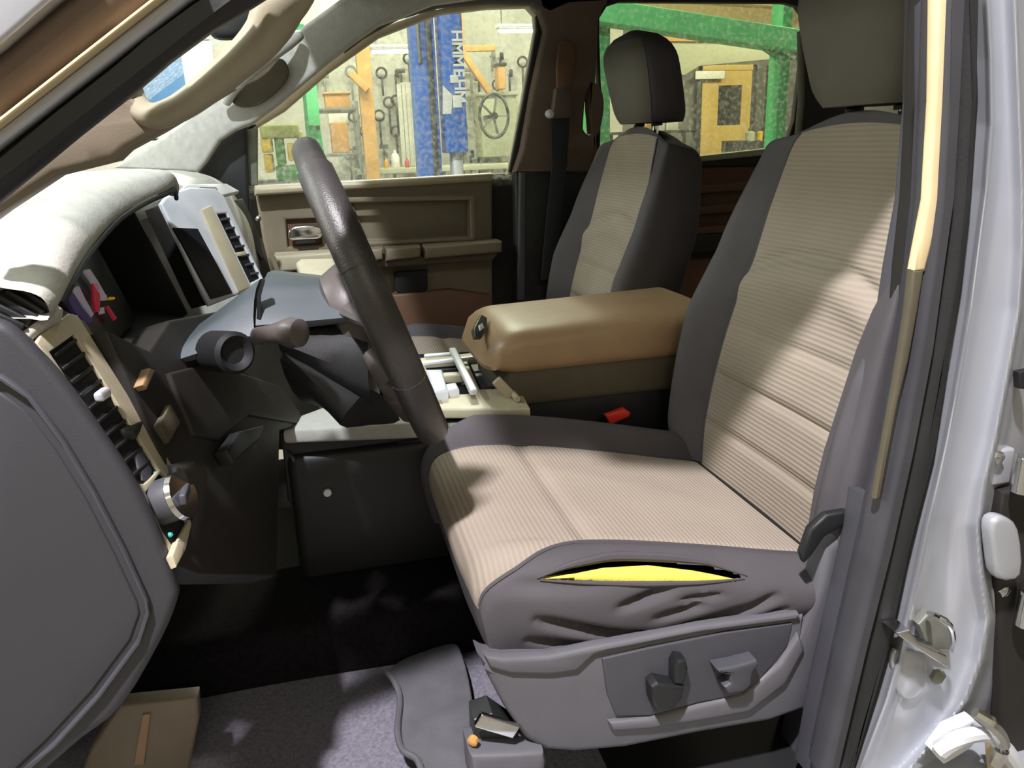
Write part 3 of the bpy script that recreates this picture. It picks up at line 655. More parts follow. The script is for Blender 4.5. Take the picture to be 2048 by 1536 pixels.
# rear passenger door
rd = thing('rear_passenger_door', A(1480, 350, 1.6)-V((0, 0, .5)), 'far rear door with reddish brown panel and tinted dirty window', 'door')
dp('window_pane', [(1140, 40), (1165, -10), (1590, -5), (1630, 30), (1605, 200), (1575, 320), (1140, 345)], 1.63, .006, 'rear_door_glass', 0, parent=rd)
dp('window_frame', [(1180, -60), (1700, -60), (1660, 60), (1625, 330), (1380, 335), (1380, 322), (1500, 312), (1572, 296), (1590, 240), (1610, 80), (1608, 30), (1595, 12), (1570, 6), (1240, 4), (1215, 12), (1200, 36), (1200, 80), (1204, 200), (1200, 330), (1186, 330), (1200, 200), (1190, 60)], 1.6, .03, 'dark_trim', .006, parent=rd)
dp('belt_moulding', [(1190, 328), (1400, 312), (1580, 292), (1580, 306), (1400, 324), (1190, 342)], 1.585, .04, 'board_grey', .006, parent=rd)
dp('door_panel', [(1190, 338), (1400, 320), (1640, 296), (1640, 700), (1190, 700)], 1.62, .05, 'brown_trim', .008, parent=rd)
for k in range(3): dp('panel_rib', [(1380, 372+k*42), (1560, 358+k*42), (1560, 376+k*42), (1380, 390+k*42)], 1.565, .02, 'brown_trim', .006, parent=rd)
dp('armrest', [(1370, 470), (1560, 460), (1560, 500), (1370, 510)], 1.55, .06, 'dark_trim', .01, parent=rd)
# rear C pillar trim behind driver's headrest
band('rear_pillar_trim', [(1610, 60), (1700, 60), (1720, 300), (1600, 320), (1612, 200)], 1.5, .05, 'dark_trim', .01)

# passenger seat belt
t = thing('seat_belt', A(1115, 300, 1.48), 'black passenger seat belt hanging from the far pillar guide', 'seat belt')
solid('strap', [(1102, 232), (1140, 232), (1134, 330), (1118, 480), (1112, 560), (1082, 560), (1090, 470), (1104, 330)], yplane(1.485), .004, 'belt_web', t, bev=.001)
solid('guide', [(1112, 176), (1142, 178), (1146, 236), (1104, 238)], yplane(1.48), .03, 'taupe_dark', t, bev=.005)
lathe('bolt', [(.012, 0), (.012, .01), (.005, .014)], A(1098, 228, 1.49), (0, -1, 0), 'silver_trim', t, 12)
solid('height_slot', [(1118, 90), (1140, 82), (1152, 100), (1142, 182), (1114, 180)], yplane(1.485), .01, 'brown_trim', t, bev=.003, sm=2)
# ------------------------------------------------------------------ dashboard
da = thing('dashboard', (-.4, .8, .9), 'cream topped dashboard with black instrument hood, vents and silver centre stack', 'dashboard')
PD = (V((-.264, .1, 1.268)), V((.953, 0, .302)).normalized())
# upper pad: passenger side body swept across
prof = [AX(60, 372, -.75)] and [V((-.74, 0, 1.36)), V((-.55, 0, 1.372))]
for px, py in ((330, 340), (385, 342), (430, 352), (462, 372), (490, 410), (508, 450), (520, 500), (530, 560), (545, 620)):
    p = A(px, py, 1.52); prof.append(V((p.x, 0, p.z)))
prof += [V((-.32, 0, .98)), V((-.6, 0, 1.0))]
prof2 = [V(p) for p in catmull([tuple(p) for p in prof], 4, False)]
rows = []
for k in range(25):
    y = 1.06+.49*k/24; e = .02*(k/24)**8; q_ = max(0, min(1, (1.3-y)/.4)); e += .04*q_*q_*(3-2*q_)
    rows.append([V((p.x-e*(1 if p.x > -.5 else 0), y, p.z)) for p in prof2])
put('dash_pad', grid(rows, closed_v=True, cap=True), 'cream_pad', da)
rbox('dash_top', (-.57, .355, 1.34), (.34, .60, .03), 'cream_pad', da, .012)
rbox('dash_top', (-.52, .86, 1.33), (.44, .42, .05), 'cream_pad', da, .02)
# instrument hood, driver side
cols = [(.06, (95, 640), (60, 585), (-30, 570), (-140, 560)), (.11, (122, 600), (70, 545), (-20, 515), (-120, 500)), (.16, (150, 545), (95, 480), (0, 458), (-110, 440)), (.24, (185, 490), (128, 425), (30, 410), (-60, 400)), (.33, (238, 432), (180, 375), (100, 360), (15, 375)),
        (.43, (290, 400), (235, 352), (170, 348), (100, 352)), (.52, (336, 380), (300, 342), (235, 340), (170, 344)), (.59, (348, 374), (335, 342), (290, 338), (220, 342)), (.64, (352, 392), (350, 362), (320, 352), (260, 350))]
rows = []
for (Y, a, b, c, d) in cols:
    a, b, c, d = A(*a, Y), A(*b, Y), A(*c, Y), A(*d, Y)
    lip = a; under = a+V((-.03, 0, .004)); und2 = a+V((-.12, 0, .0))
    rows.append([und2, under, lip, lip.lerp(b, .5)+V((.006, 0, .004)), b, b.lerp(c, .5), c, d, d+V((-.1, 0, -.01)), d+V((-.1, 0, -.1))])
R2 = [catmull([tuple(x) for x in r_], 3, False) for r_ in rows]; R2 = [[V(p) for p in r_] for r_ in R2]
R3 = list(zip(*[[V(p) for p in catmull([tuple(r_[j]) for r_ in R2], 3, False)] for j in range(len(R2[0]))]))
R3 = [list(r_) for r_ in R3]
put('instrument_hood', grid(R3), 'cream_pad', da, ang=50)
# dark lip edge of the hood and cavity
lipp = [A(*a[1], a[0])+V((0, 0, -.004)) for a in cols[1:]]
tube('hood_lip', lipp, .0035, 'deep_black', da, 8, smooth_path=4)
cav = off(PD, -.075)
q = [A(125, 590, .12), A(240, 690, .12), A(420, 600, .64), A(330, 400, .64), A(185, 480, .26)]
def onp(p, P): d = (p-P[0]).dot(P[1]); return p-P[1]*d
solid('cluster_panel', [V((-.3, .10, 1.31)), V((-.3, .10, 1.13)), V((-.3, .66, 1.13)), V((-.3, .66, 1.36)), V((-.3, .45, 1.375)), V((-.3, .25, 1.345))], (V((-.33, .1, 1.2)), V((.953, 0, .302)).normalized()), .02, 'black_plastic', da, pix=False, bev=.003)
rbox('cluster_side', (-.315, .655, 1.25), (.12, .012, .22), 'deep_black', da, .004, Matrix.Rotation(-.306, 3, 'Y'))
rbox('cluster_floor', (-.27, .38, 1.165), (.14, .56, .012), 'dark_trim', da, .004, Matrix.Rotation(.3, 3, 'Y'))
# instrument dial pack seen by its edge
cl = rbox('instrument_cluster', (-.308, .33, 1.24), (.03, .40, .13), 'gauge_face', da, .01, Matrix.Rotation(-.306, 3, 'Y'))
PG = (AP(185, 600, (V((-.288, .16, 1.24)), V((.953, 0, .302)))), V((.953, 0, .302)).normalized())
PG = (V((-.284, .16, 1.245)), V((.953, 0, .302)).normalized())
for nm, pts, m in (('dial_glow', [(132, 588), (143, 580), (188, 640), (178, 648), (150, 625)], 'gauge_violet'),
                   ('dial_scale', [(142, 578), (158, 572), (172, 600), (188, 628), (182, 636), (165, 615)], 'gauge_white'),
                   ('dial_scale', [(168, 540), (180, 538), (196, 562), (212, 590), (210, 598), (196, 584), (182, 560)], 'gauge_white'),
                   ('needle', [(186, 566), (196, 568), (200, 590), (200, 622), (192, 624), (188, 600)], 'gauge_red'),
                   ('needle', [(213, 612), (217, 611), (234, 636), (230, 640)], 'gauge_red'),
                   ('dial_scale', [(202, 592), (214, 590), (214, 600), (202, 600)], 'gauge_white'), ('warning_lamp', [(219, 594), (230, 594), (230, 598), (219, 599)], 'gauge_amber'),
                   ('dial_scale', [(200, 616), (208, 614), (210, 626), (202, 628)], 'gauge_white')):
    solid(nm, pts, PG, .003, m, da)
# side demister vent on the near corner of the pad
vt = solid('corner_vent', [(-40, 560), (0, 548), (60, 556), (128, 615), (80, 660), (45, 690), (0, 640), (-50, 640)], plane3(A(0, 560, .09), A(128, 615, .09), A(45, 690, .05)), .03, 'cream_pad', da, bev=.006)
PV = plane3(A(0, 560, .09), A(128, 615, .09), A(45, 690, .05), .002)
solid('vent_well', [(-30, 590), (42, 566), (112, 612), (45, 662), (10, 640), (-40, 625)], PV, .006, 'deep_black', da, bev=.001)
for k in range(5):
    x0, y0, x1, y1 = 30-k*17, 572+k*11, 100-k*13, 618+k*9
    bar('vent_slat', AP(x0, y0, off(PV, .002)), AP(x1, y1, off(PV, .002)), .004, .006, 'black_plastic', da, .001)
# near vent and light switch bezel
PB = off(PD, .004)
def dplane(o): return (V((-.262, .1, 1.262))+PD[1]*o, PD[1])
solid('corner_trim', [(60, 690), (78, 668), (130, 618), (172, 640), (395, 1010), (400, 1040), (372, 1160), (340, 1150), (180, 860)], plane3(A(80, 680, .075), A(365, 1130, .075), A(145, 625, .15), -.022), .03, 'taupe_plastic', da, bev=.004)
PN = plane3(A(80, 680, .07), A(365, 1130, .07), A(150, 625, .14), .004)
solid('air_vent_bezel', [(74, 686), (82, 670), (138, 626), (156, 630), (356, 948), (378, 1000), (386, 1040), (372, 1100), (354, 1132), (344, 1112), (200, 888)], PN, .005, 'beige_light', da, bev=.0015,
      holes=[[(100, 704), (150, 668), (318, 940), (290, 968), (272, 966)], [(292, 985), (322, 945), (350, 965), (376, 1045), (348, 1095), (325, 1062)]])
solid('vent_well', [(95, 700), (150, 660), (325, 940), (292, 975), (270, 972)], off(PN, -.0045), .01, 'deep_black', da)
va = [(112+k*16.8, 722+k*25.2) for k in range(10)]
for k in range(10):
    x, y = 108+k*17.6, 712+k*26.5
    bar('vent_slat', AP(x, y, off(PN, -.003)), AP(x+45-k*1.4, y-33+k*.6, off(PN, -.003)), .003, .004, 'black_plastic', da, .001)
bar('vent_tab', AP(196, 796, off(PN, .003)), AP(214, 782, off(PN, .003)), .01, .01, 'silver_trim', da, .003)
solid('vent_frame', [(268, 905), (286, 898), (306, 940), (300, 965), (286, 960)], off(PN, -.002), .006, 'slate_plastic', da, bev=.002)
solid('switch_plate', [(285, 972), (318, 935), (360, 950), (384, 1045), (350, 1105), (320, 1062)], off(PN, -.0045), .01, 'deep_black', da)
# head lamp switch: knob on its side, chrome ringed
kc = AP(336, 1000, off(PN, .006)); ax = PN[1]
sw = lathe('light_switch', [(.024, -.012), (.024, .012), (.021, .017), (.012, .018)], kc, ax, 'slate_plastic', da, 28)
lathe('switch_ring', [(.025, .012), (.027, .014), (.025, .019), (.021, .019)], kc, ax, 'chrome', sw, 28)
bar('switch_grip', kc+ax*.02-V((0, .016, 0)), kc+ax*.02+V((0, .016, 0)), .007, .012, 'slate_plastic', sw, .002)
for p in ((310, 948), (298, 968), (339, 1070)): lathe('switch_lamp', [(.003, 0), (.002, .003)], AP(*p, off(PN, -.004)), ax, 'lamp_green', da, 8)
solid('trim_tip', [(344, 1112), (356, 1082), (372, 1085), (366, 1112), (354, 1134)], off(PN, .008), .008, 'beige_light', da, bev=.002)
# end panel facing the open doorway
PE = yplane(.045)
EP = [(-60, 632), (0, 645), (40, 672), (112, 750), (188, 852), (262, 962), (318, 1075), (350, 1170), (353, 1205), (318, 1290), (240, 1420), (165, 1480), (100, 1536), (40, 1600), (-60, 1600)]
solid('end_panel', catmull(EP[:13], 3, False)+EP[13:], PE, .022, 'end_panel_plastic', da, bev=.009)
solid('end_panel_bead', [(-60, 742), (0, 752), (60, 792), (130, 885), (190, 985), (250, 1100), (296, 1200), (300, 1230), (280, 1290), (200, 1400), (110, 1500), (60, 1536), (0, 1600), (-60, 1600), (-60, 1590), (-6, 1590), (104, 1490), (193, 1392), (272, 1285), (290, 1228), (286, 1204), (240, 1106), (182, 990), (122, 892), (54, 802), (0, 764), (-60, 754)], yplane(.038), .012, 'slate_plastic', da, bev=.0035)
solid('end_panel_inset', [(-60, 775), (0, 785), (48, 818), (112, 900), (172, 996), (230, 1108), (276, 1206), (280, 1228), (262, 1280), (184, 1385), (94, 1482), (-10, 1580), (-60, 1590)], yplane(.043), .01, 'end_panel_plastic', da, bev=.003)
# lower driver side: knee panel and shadows
PK = plane3(A(260, 720, .16), A(560, 1150, .30), A(540, 760, .62))
solid('lower_panel', [(215, 660), (300, 700), (340, 640), (560, 600), (640, 680), (640, 840), (560, 860), (556, 1120), (552, 1152), (400, 1150), (348, 1130), (386, 1030), (330, 930)], PK, .04, 'dark_trim', da, bev=.004)
PK2 = off(PK, .006)
solid('knee_panel', [(340, 745), (420, 725), (560, 770), (620, 850), (500, 830), (440, 880), (390, 870)], PK2, .012, 'dark_trim', da, bev=.004)
solid('kick_switch', [(285, 770), (300, 735), (312, 740), (295, 778)], off(PK, .01), .012, 'tan_leather', da, bev=.002)
solid('kick_lamp', [(318, 850), (342, 808), (362, 845), (340, 885)], off(PK, .008), .008, 'olive_cloth', da, bev=.002)
solid('pull_lever', [(455, 900), (480, 862), (530, 850), (520, 880), (470, 925)], off(PK, .02), .02, 'black_plastic', da, bev=.004)
solid('lower_corner', [(362, 935), (400, 925), (420, 940), (415, 1010), (398, 1120), (372, 1140), (392, 1035)], plane3(A(380, 940, .085), A(380, 1120, .085), A(420, 940, .12), -.01), .02, 'dark_trim', da, bev=.006)
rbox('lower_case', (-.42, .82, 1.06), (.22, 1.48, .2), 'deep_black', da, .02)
# centre stack
S1, S2, S3 = A(330, 410, .70), A(425, 600, .70), A(535, 570, .81)
PS = plane3(S1, S2, S3)
solid('centre_bezel', [(322, 408), (330, 396), (350, 384), (380, 374), (432, 376), (450, 392), (530, 560), (524, 572), (470, 592), (420, 612), (408, 590)], PS, .01, 'silver_trim', da, bev=.004,
      holes=[[(436, 428), (454, 426), (522, 556), (502, 566)]])
solid('centre_stack_body', [(326, 408), (334, 396), (382, 376), (430, 378), (448, 392), (526, 560), (420, 608), (410, 590)], off(PS, -.0145), .05, 'dark_trim', da, bev=.004)
solid('screen_panel', [(348, 455), (396, 457), (466, 586), (424, 598)], off(PS, .004), .006, 'screen', da, bev=.001)
solid('vent_well', [(432, 424), (456, 422), (524, 558), (502, 570)], off(PS, -.005), .012, 'deep_black', da)
solid('bezel_band', [(402, 420), (424, 410), (502, 574), (478, 584)], off(PS, .003), .006, 'beige_light', da, bev=.002)
for k in range(7):
    x, y = 441+k*10, 440+k*18
    bar('vent_slat', AP(x, y, off(PS, -.002)), AP(x+18, y-3, off(PS, -.002)), .003, .004, 'slate_plastic', da, .001)
solid('vent_divider', [(466, 506), (490, 502), (494, 510), (470, 514)], off(PS, .0), .01, 'beige_light', da, bev=.002)
solid('top_tray', [(355, 384), (372, 368), (452, 366), (480, 382), (440, 392), (380, 392)], plane3(A(360, 384, .74), A(450, 384, .98), A(452, 366, 1.05)), .012, 'silver_trim', da, bev=.003)
solid('tray_slot', [(392, 380), (400, 374), (432, 374), (436, 380)], plane3(A(360, 384, .74), A(450, 384, .98), A(452, 366, 1.05), .003), .004, 'slate_plastic', da)
# far end: passenger vent edge and glints
t_ = solid('far_vent', [(470, 400), (486, 396), (520, 470), (528, 520), (512, 500), (488, 450)], plane3(A(470, 400, 1.35), A(520, 470, 1.5), A(528, 520, 1.45)), .03, 'black_plastic', da, bev=.004)
lathe('far_vent_tab', [(.006, 0), (.008, .008), (.004, .012)], A(514, 438, 1.38), (1, -1, .3), 'chrome', da, 10)

# ------------------------------------------------------------------ steering column and wheel
sc = thing('steering_column', (-.1, .37, 1.1), 'grey steering column shroud with stalk and ignition barrel', 'steering column')
def quadbody(name, ring1, ring2, m, parent, n=5, **kw):
    r1 = [V(p) for p in ring1]; r2 = [V(p) for p in ring2]
    rows = []
    for k in range(n+1): rows.append([V(p) for p in catmull([tuple(a.lerp(b, k/n)) for a, b in zip(r1, r2)], 3)])
    return put(name, grid(rows, closed_v=True, cap=True), m, parent, ang=50, **kw)
# shroud: loft from dash to wheel. near side Y .31, far side Y .45
quadbody('column_shroud', [A(296, 742, .30), A(306, 726, .33), A(318, 708, .45), A(308, 738, .46)], [A(515, 690, .30), A(508, 600, .32), A(528, 556, .42), A(560, 640, .45)], 'column_plastic', sc)
quadbody('shroud_cowl', [A(520, 668, .29), A(518, 590, .31), A(548, 540, .43), A(600, 620, .46)], [A(720, 640, .29), A(715, 610, .33), A(730, 560, .42), A(738, 640, .45)], 'column_plastic', sc)
quadbody('shroud_lower', [A(560, 700, .29), A(555, 655, .31), A(570, 640, .45), A(600, 740, .46)], [A(740, 800, .29), A(735, 650, .31), A(745, 640, .43), A(760, 790, .45)], 'black_plastic', sc)
solid('cowl_seam', [(512, 690), (514, 590), (524, 560), (530, 562), (521, 595), (522, 692)], yplane(.283), .012, 'deep_black', sc)
c1 = A(470, 706, .27); lathe('ignition_barrel', [(.027, -.05), (.027, 0), (.022, .005), (.018, .002), (.014, -.003)], c1, (.55, -.8, .1), 'deep_black', sc, 24)
tube('turn_stalk', [A(515, 672, .27), A(545, 668, .25), A(575, 664, .235)], [.011, .012, .016], 'leather_spoke', sc, 14)
lathe('stalk_end', [(.017, 0), (.019, .008), (.017, .022), (.009, .026)], A(572, 665, .235), (.75, -.65, .05), 'leather_spoke', sc, 18)
quadbody('lower_column', [A(560, 720, .30), A(600, 700, .31), A(640, 760, .44), A(600, 800, .44)], [A(680, 850, .30), A(745, 780, .31), A(800, 840, .44), A(740, 850, .44)], 'black_plastic', sc)
# small pale cover standing on the column
cv = solid('top_cover', [(590, 524), (600, 516), (668, 514), (694, 572), (690, 580), (618, 583), (604, 560)], plane3(A(592, 524, .52), A(690, 520, .50), A(610, 583, .42)), .03, 'beige_light', sc, bev=.006)
solid('top_cover_base', [(592, 530), (606, 566), (620, 592), (694, 588), (700, 575), (640, 540)], plane3(A(592, 524, .52), A(690, 520, .50), A(610, 583, .42), -.03), .02, 'black_plastic', sc, bev=.004)

wh = thing('steering_wheel', (.065, .37, 1.22), 'dark leather steering wheel seen edge on', 'steering wheel')
TP, BT = A(612, 300, .37), A(858, 845, .37)
WC = (TP+BT)/2; wt = (TP-BT).normalized(); WR = (TP-BT).length/2; wn = wt.cross(V((0, 1, 0))).normalized()
if wn.x < 0: wn = -wn
wh.location = WC
rows = []
for i in range(72):
    a_ = 2*pi*i/72; rad = V((0, 1, 0))*cos(a_)+wt*sin(a_); c = WC+rad*WR
    th = .0165+.003*exp(-((abs(cos(a_))-1)/.12)**2)
    rows.append([c+rad*(th*cos(b_))+wn*(th*1.15*sin(b_)) for b_ in [2*pi*j/16 for j in range(16)]])
rim = put('rim', grid(rows, True, True), 'leather_grey', wh)
for s, a0, a1 in ((1, 120, 160), (1, 200, 240), (1, 20, 60), (1, 300, 340)):
    rws = []
    for k in range(9):
        a_ = radians(a0+(a1-a0)*k/8); rad = V((0, 1, 0))*cos(a_)+wt*sin(a_); c = WC+rad*WR; th = .0195
        rws.append([c+rad*(th*cos(b_))+wn*(th*1.15*sin(b_)) for b_ in [2*pi*j/14 for j in range(14)]])
    put('grip_section', grid(rws, closed_v=True, cap=True), 'leather_grey', wh)
def wheelpt(y, t_, n_): return WC+V((0, y, 0))+wt*t_+wn*n_
for a, b, m in (((-.19, .0), (-.07, .0), 'leather_spoke'), ((.19, .0), (.07, .0), 'leather_spoke'), ((-.06, -.18), (-.03, -.06), 'leather_spoke'), ((.06, -.18), (.03, -.06), 'leather_spoke')):
    tube('spoke', [wheelpt(a[0], a[1], 0), wheelpt((a[0]+b[0])/2, (a[1]+b[1])/2, -.012), wheelpt(b[0], b[1], -.02)], [.018, .022, .03], m, wh, 12, flat=.5)
prof_ = [(.0, .012), (.05, .01), (.072, 0), (.078, -.02), (.07, -.045), (.04, -.06)]
lathe('airbag_cover', [(r_+.001, h_) for r_, h_ in prof_], WC-wn*.01-wt*.02, wn, 'leather_spoke', wh, 28)
tube('inner_back', [wheelpt(-.1, -.05, -.03), wheelpt(-.13, -.1, -.02), wheelpt(-.06, -.16, -.02)], [.014, .02, .014], 'leather_spoke', wh, 12, smooth_path=4)

# ------------------------------------------------------------------ console
co = thing('centre_console', (.15, .8, .53), 'floor console with pale top, cupholder tray and shifter', 'console')
rbox('console_base', (.18, .798, .71), (.56, .30, .36), 'black_plastic', co, .02)
PT = (V((0, 0, .955)), V((0, 0, 1)))
def ct(name, pts, z, t, m, bev=.004, **kw): return solid(name, pts, (V((0, 0, z)), V((0, 0, 1))), t, m, co, bev=bev, **kw)
ct('forward_cover', [(566, 858), (600, 830), (660, 808), (740, 810), (860, 835), (860, 846)], .948, .03, 'cream_pad', .008)
solid('side_face', [(562, 866), (865, 850), (865, 1010), (860, 1060), (620, 1060), (575, 1000)], yplane(.662), .012, 'black_plastic', co, bev=.004)
solid('side_recess', [(572, 900), (600, 925), (690, 935), (820, 930), (820, 985), (690, 985), (640, 990), (600, 960)], yplane(.652), .01, 'slate_plastic', co, bev=.006)
lathe('side_lamp', [(.008, 0), (.007, .004)], A(655, 985, .645), (0, -1, 0), 'silver_trim', co, 12)
solid('console_edge', [(850, 812), (1030, 806), (1032, 838), (880, 836), (845, 832)], yplane(.655), .05, 'beige_plastic', co, bev=.01)
ct('tray_surround', [(810, 718), (1000, 700), (1060, 815), (1015, 818), (868, 818), (830, 760)], .952, .02, 'beige_light', .004,
   holes=[[(846, 722), (918, 716), (930, 742), (858, 746)], [(932, 715), (984, 710), (1022, 776), (960, 778)], [(862, 752), (932, 748), (952, 786), (880, 790)]])
ct('tray_well', [(835, 708), (1000, 700), (1036, 790), (870, 800)], .925, .02, 'deep_black', .002)
bar('tray_divider', AZ(905, 700, .968), AZ(948, 785, .968), .016, .012, 'silver_trim', co, .003)
bar('tray_rail', AZ(842, 728, .962), AZ(985, 712, .962), .012, .010, 'silver_trim', co, .003)
bar('tray_rail', AZ(848, 712, .962), AZ(905, 708, .962), .012, .008, 'silver_trim', co, .003)
ct('shifter_plate', [(848, 738), (885, 738), (896, 778), (868, 782)], .972, .03, 'silver_trim', .006)
ct('shifter_button', [(888, 768), (912, 764), (918, 776), (894, 780)], .966, .02, 'silver_trim', .004)
ct('cup_liner', [(938, 724), (968, 722), (1000, 770), (962, 774)], .938, .008, 'slate_plastic', .002)
tube('tray_edge', [AZ(965, 706, .96), AZ(1000, 752, .96), AZ(1035, 798, .96)], .006, 'beige_light', co, 10)
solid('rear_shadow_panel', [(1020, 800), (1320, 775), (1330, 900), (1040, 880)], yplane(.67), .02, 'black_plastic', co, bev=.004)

# ------------------------------------------------------------------ folding centre armrest
am = thing('centre_armrest', (.5, .82, .53), 'tan padded centre armrest with latch on its rounded front', 'armrest')
def sxz(px, py, Y=.66): p = A(px, py, Y); return p.x, p.z
# side profile traced on the near side, upper pad
up_ = [(985, 700), (1000, 712), (1022, 728), (1100, 736), (1200, 736), (1330, 730)]
x0 = .27; x1 = .74; zt0 = 1.075
rows = []
NX = 26
for i in range(NX):
    s = i/(NX-1); x = .282+(.47)*s
    e = 1-min(1, s/.16); rr = sqrt(max(0, 1-e*e))            # rounded nose
    ztop = 1.012+.068*rr+.012*s; zbot = 1.005-.02*min(1, s*8)
    yh = .150+.008*rr; yc = .812
    ring = []
    for k in range(28):
        a_ = 2*pi*k/28; ca, sa = cos(a_), sin(a_); ex = .42
        yy = yc+yh*(abs(ca)**ex)*(1 if ca > 0 else -1)
        zz = (ztop+zbot)/2+(ztop-zbot)/2*(abs(sa)**(.55))*(1 if sa > 0 else -1)
        ring.append(V((x+.02*(abs(ca)**3)*e, yy, zz)))
    rows.append(ring)
put('pad', grid(rows, closed_v=True, cap=True), 'tan_leather', am, ang=60)
rbox('storage_box', (.53, .805, .965), (.42, .29, .075), 'olive_cloth', am, .014)
rbox('pedestal', (.62, .80, .74), (.26, .24, .40), 'black_plastic', am, .02)
bar('hinge_edge', V((.30, .66, .99)), V((.345, .655, .935)), .012, .02, 'beige_light', am, .003)
la = solid('latch', [(948, 655), (962, 628), (975, 635), (976, 655), (966, 672), (952, 672)], plane3(A(950, 650, .74), A(970, 630, .80), A(965, 670, .72)), .012, 'steel_dark', am, bev=.003)
solid('latch_button', [(958, 650), (965, 645), (969, 655), (961, 660)], plane3(A(950, 650, .74), A(970, 630, .80), A(965, 670, .72), .003), .005, 'silver_trim', la, bev=.001)

# ------------------------------------------------------------------ seats
def poly(t, pts):
    for i in range(len(pts)-1):
        if t <= pts[i+1][0]:
            a, b = pts[i], pts[i+1]; f_ = (t-a[0])/(b[0]-a[0]) if b[0] > a[0] else 0; f_ = max(0, min(1, f_)); f_ = f_
            return a[1]+(b[1]-a[1])*f_
    return pts[-1][1]
def part_grid(name, P, mask, m, parent, ang=60, extra=None):
    """P: 2D array of points; mask(i,j)->bool choose faces; one part mesh"""
    idx = {}; vs_ = []; fs = []
    def vid(i, j):
        if (i, j) not in idx: idx[(i, j)] = len(vs_); vs_.append(P[i][j])
        return idx[(i, j)]
    for i in range(len(P)-1):
        for j in range(len(P[0])-1):
            if mask(i, j): fs.append((vid(i, j), vid(i, j+1), vid(i+1, j+1), vid(i+1, j)))
    return put(name, mesh_from(vs_, fs), m, parent, ang=ang)
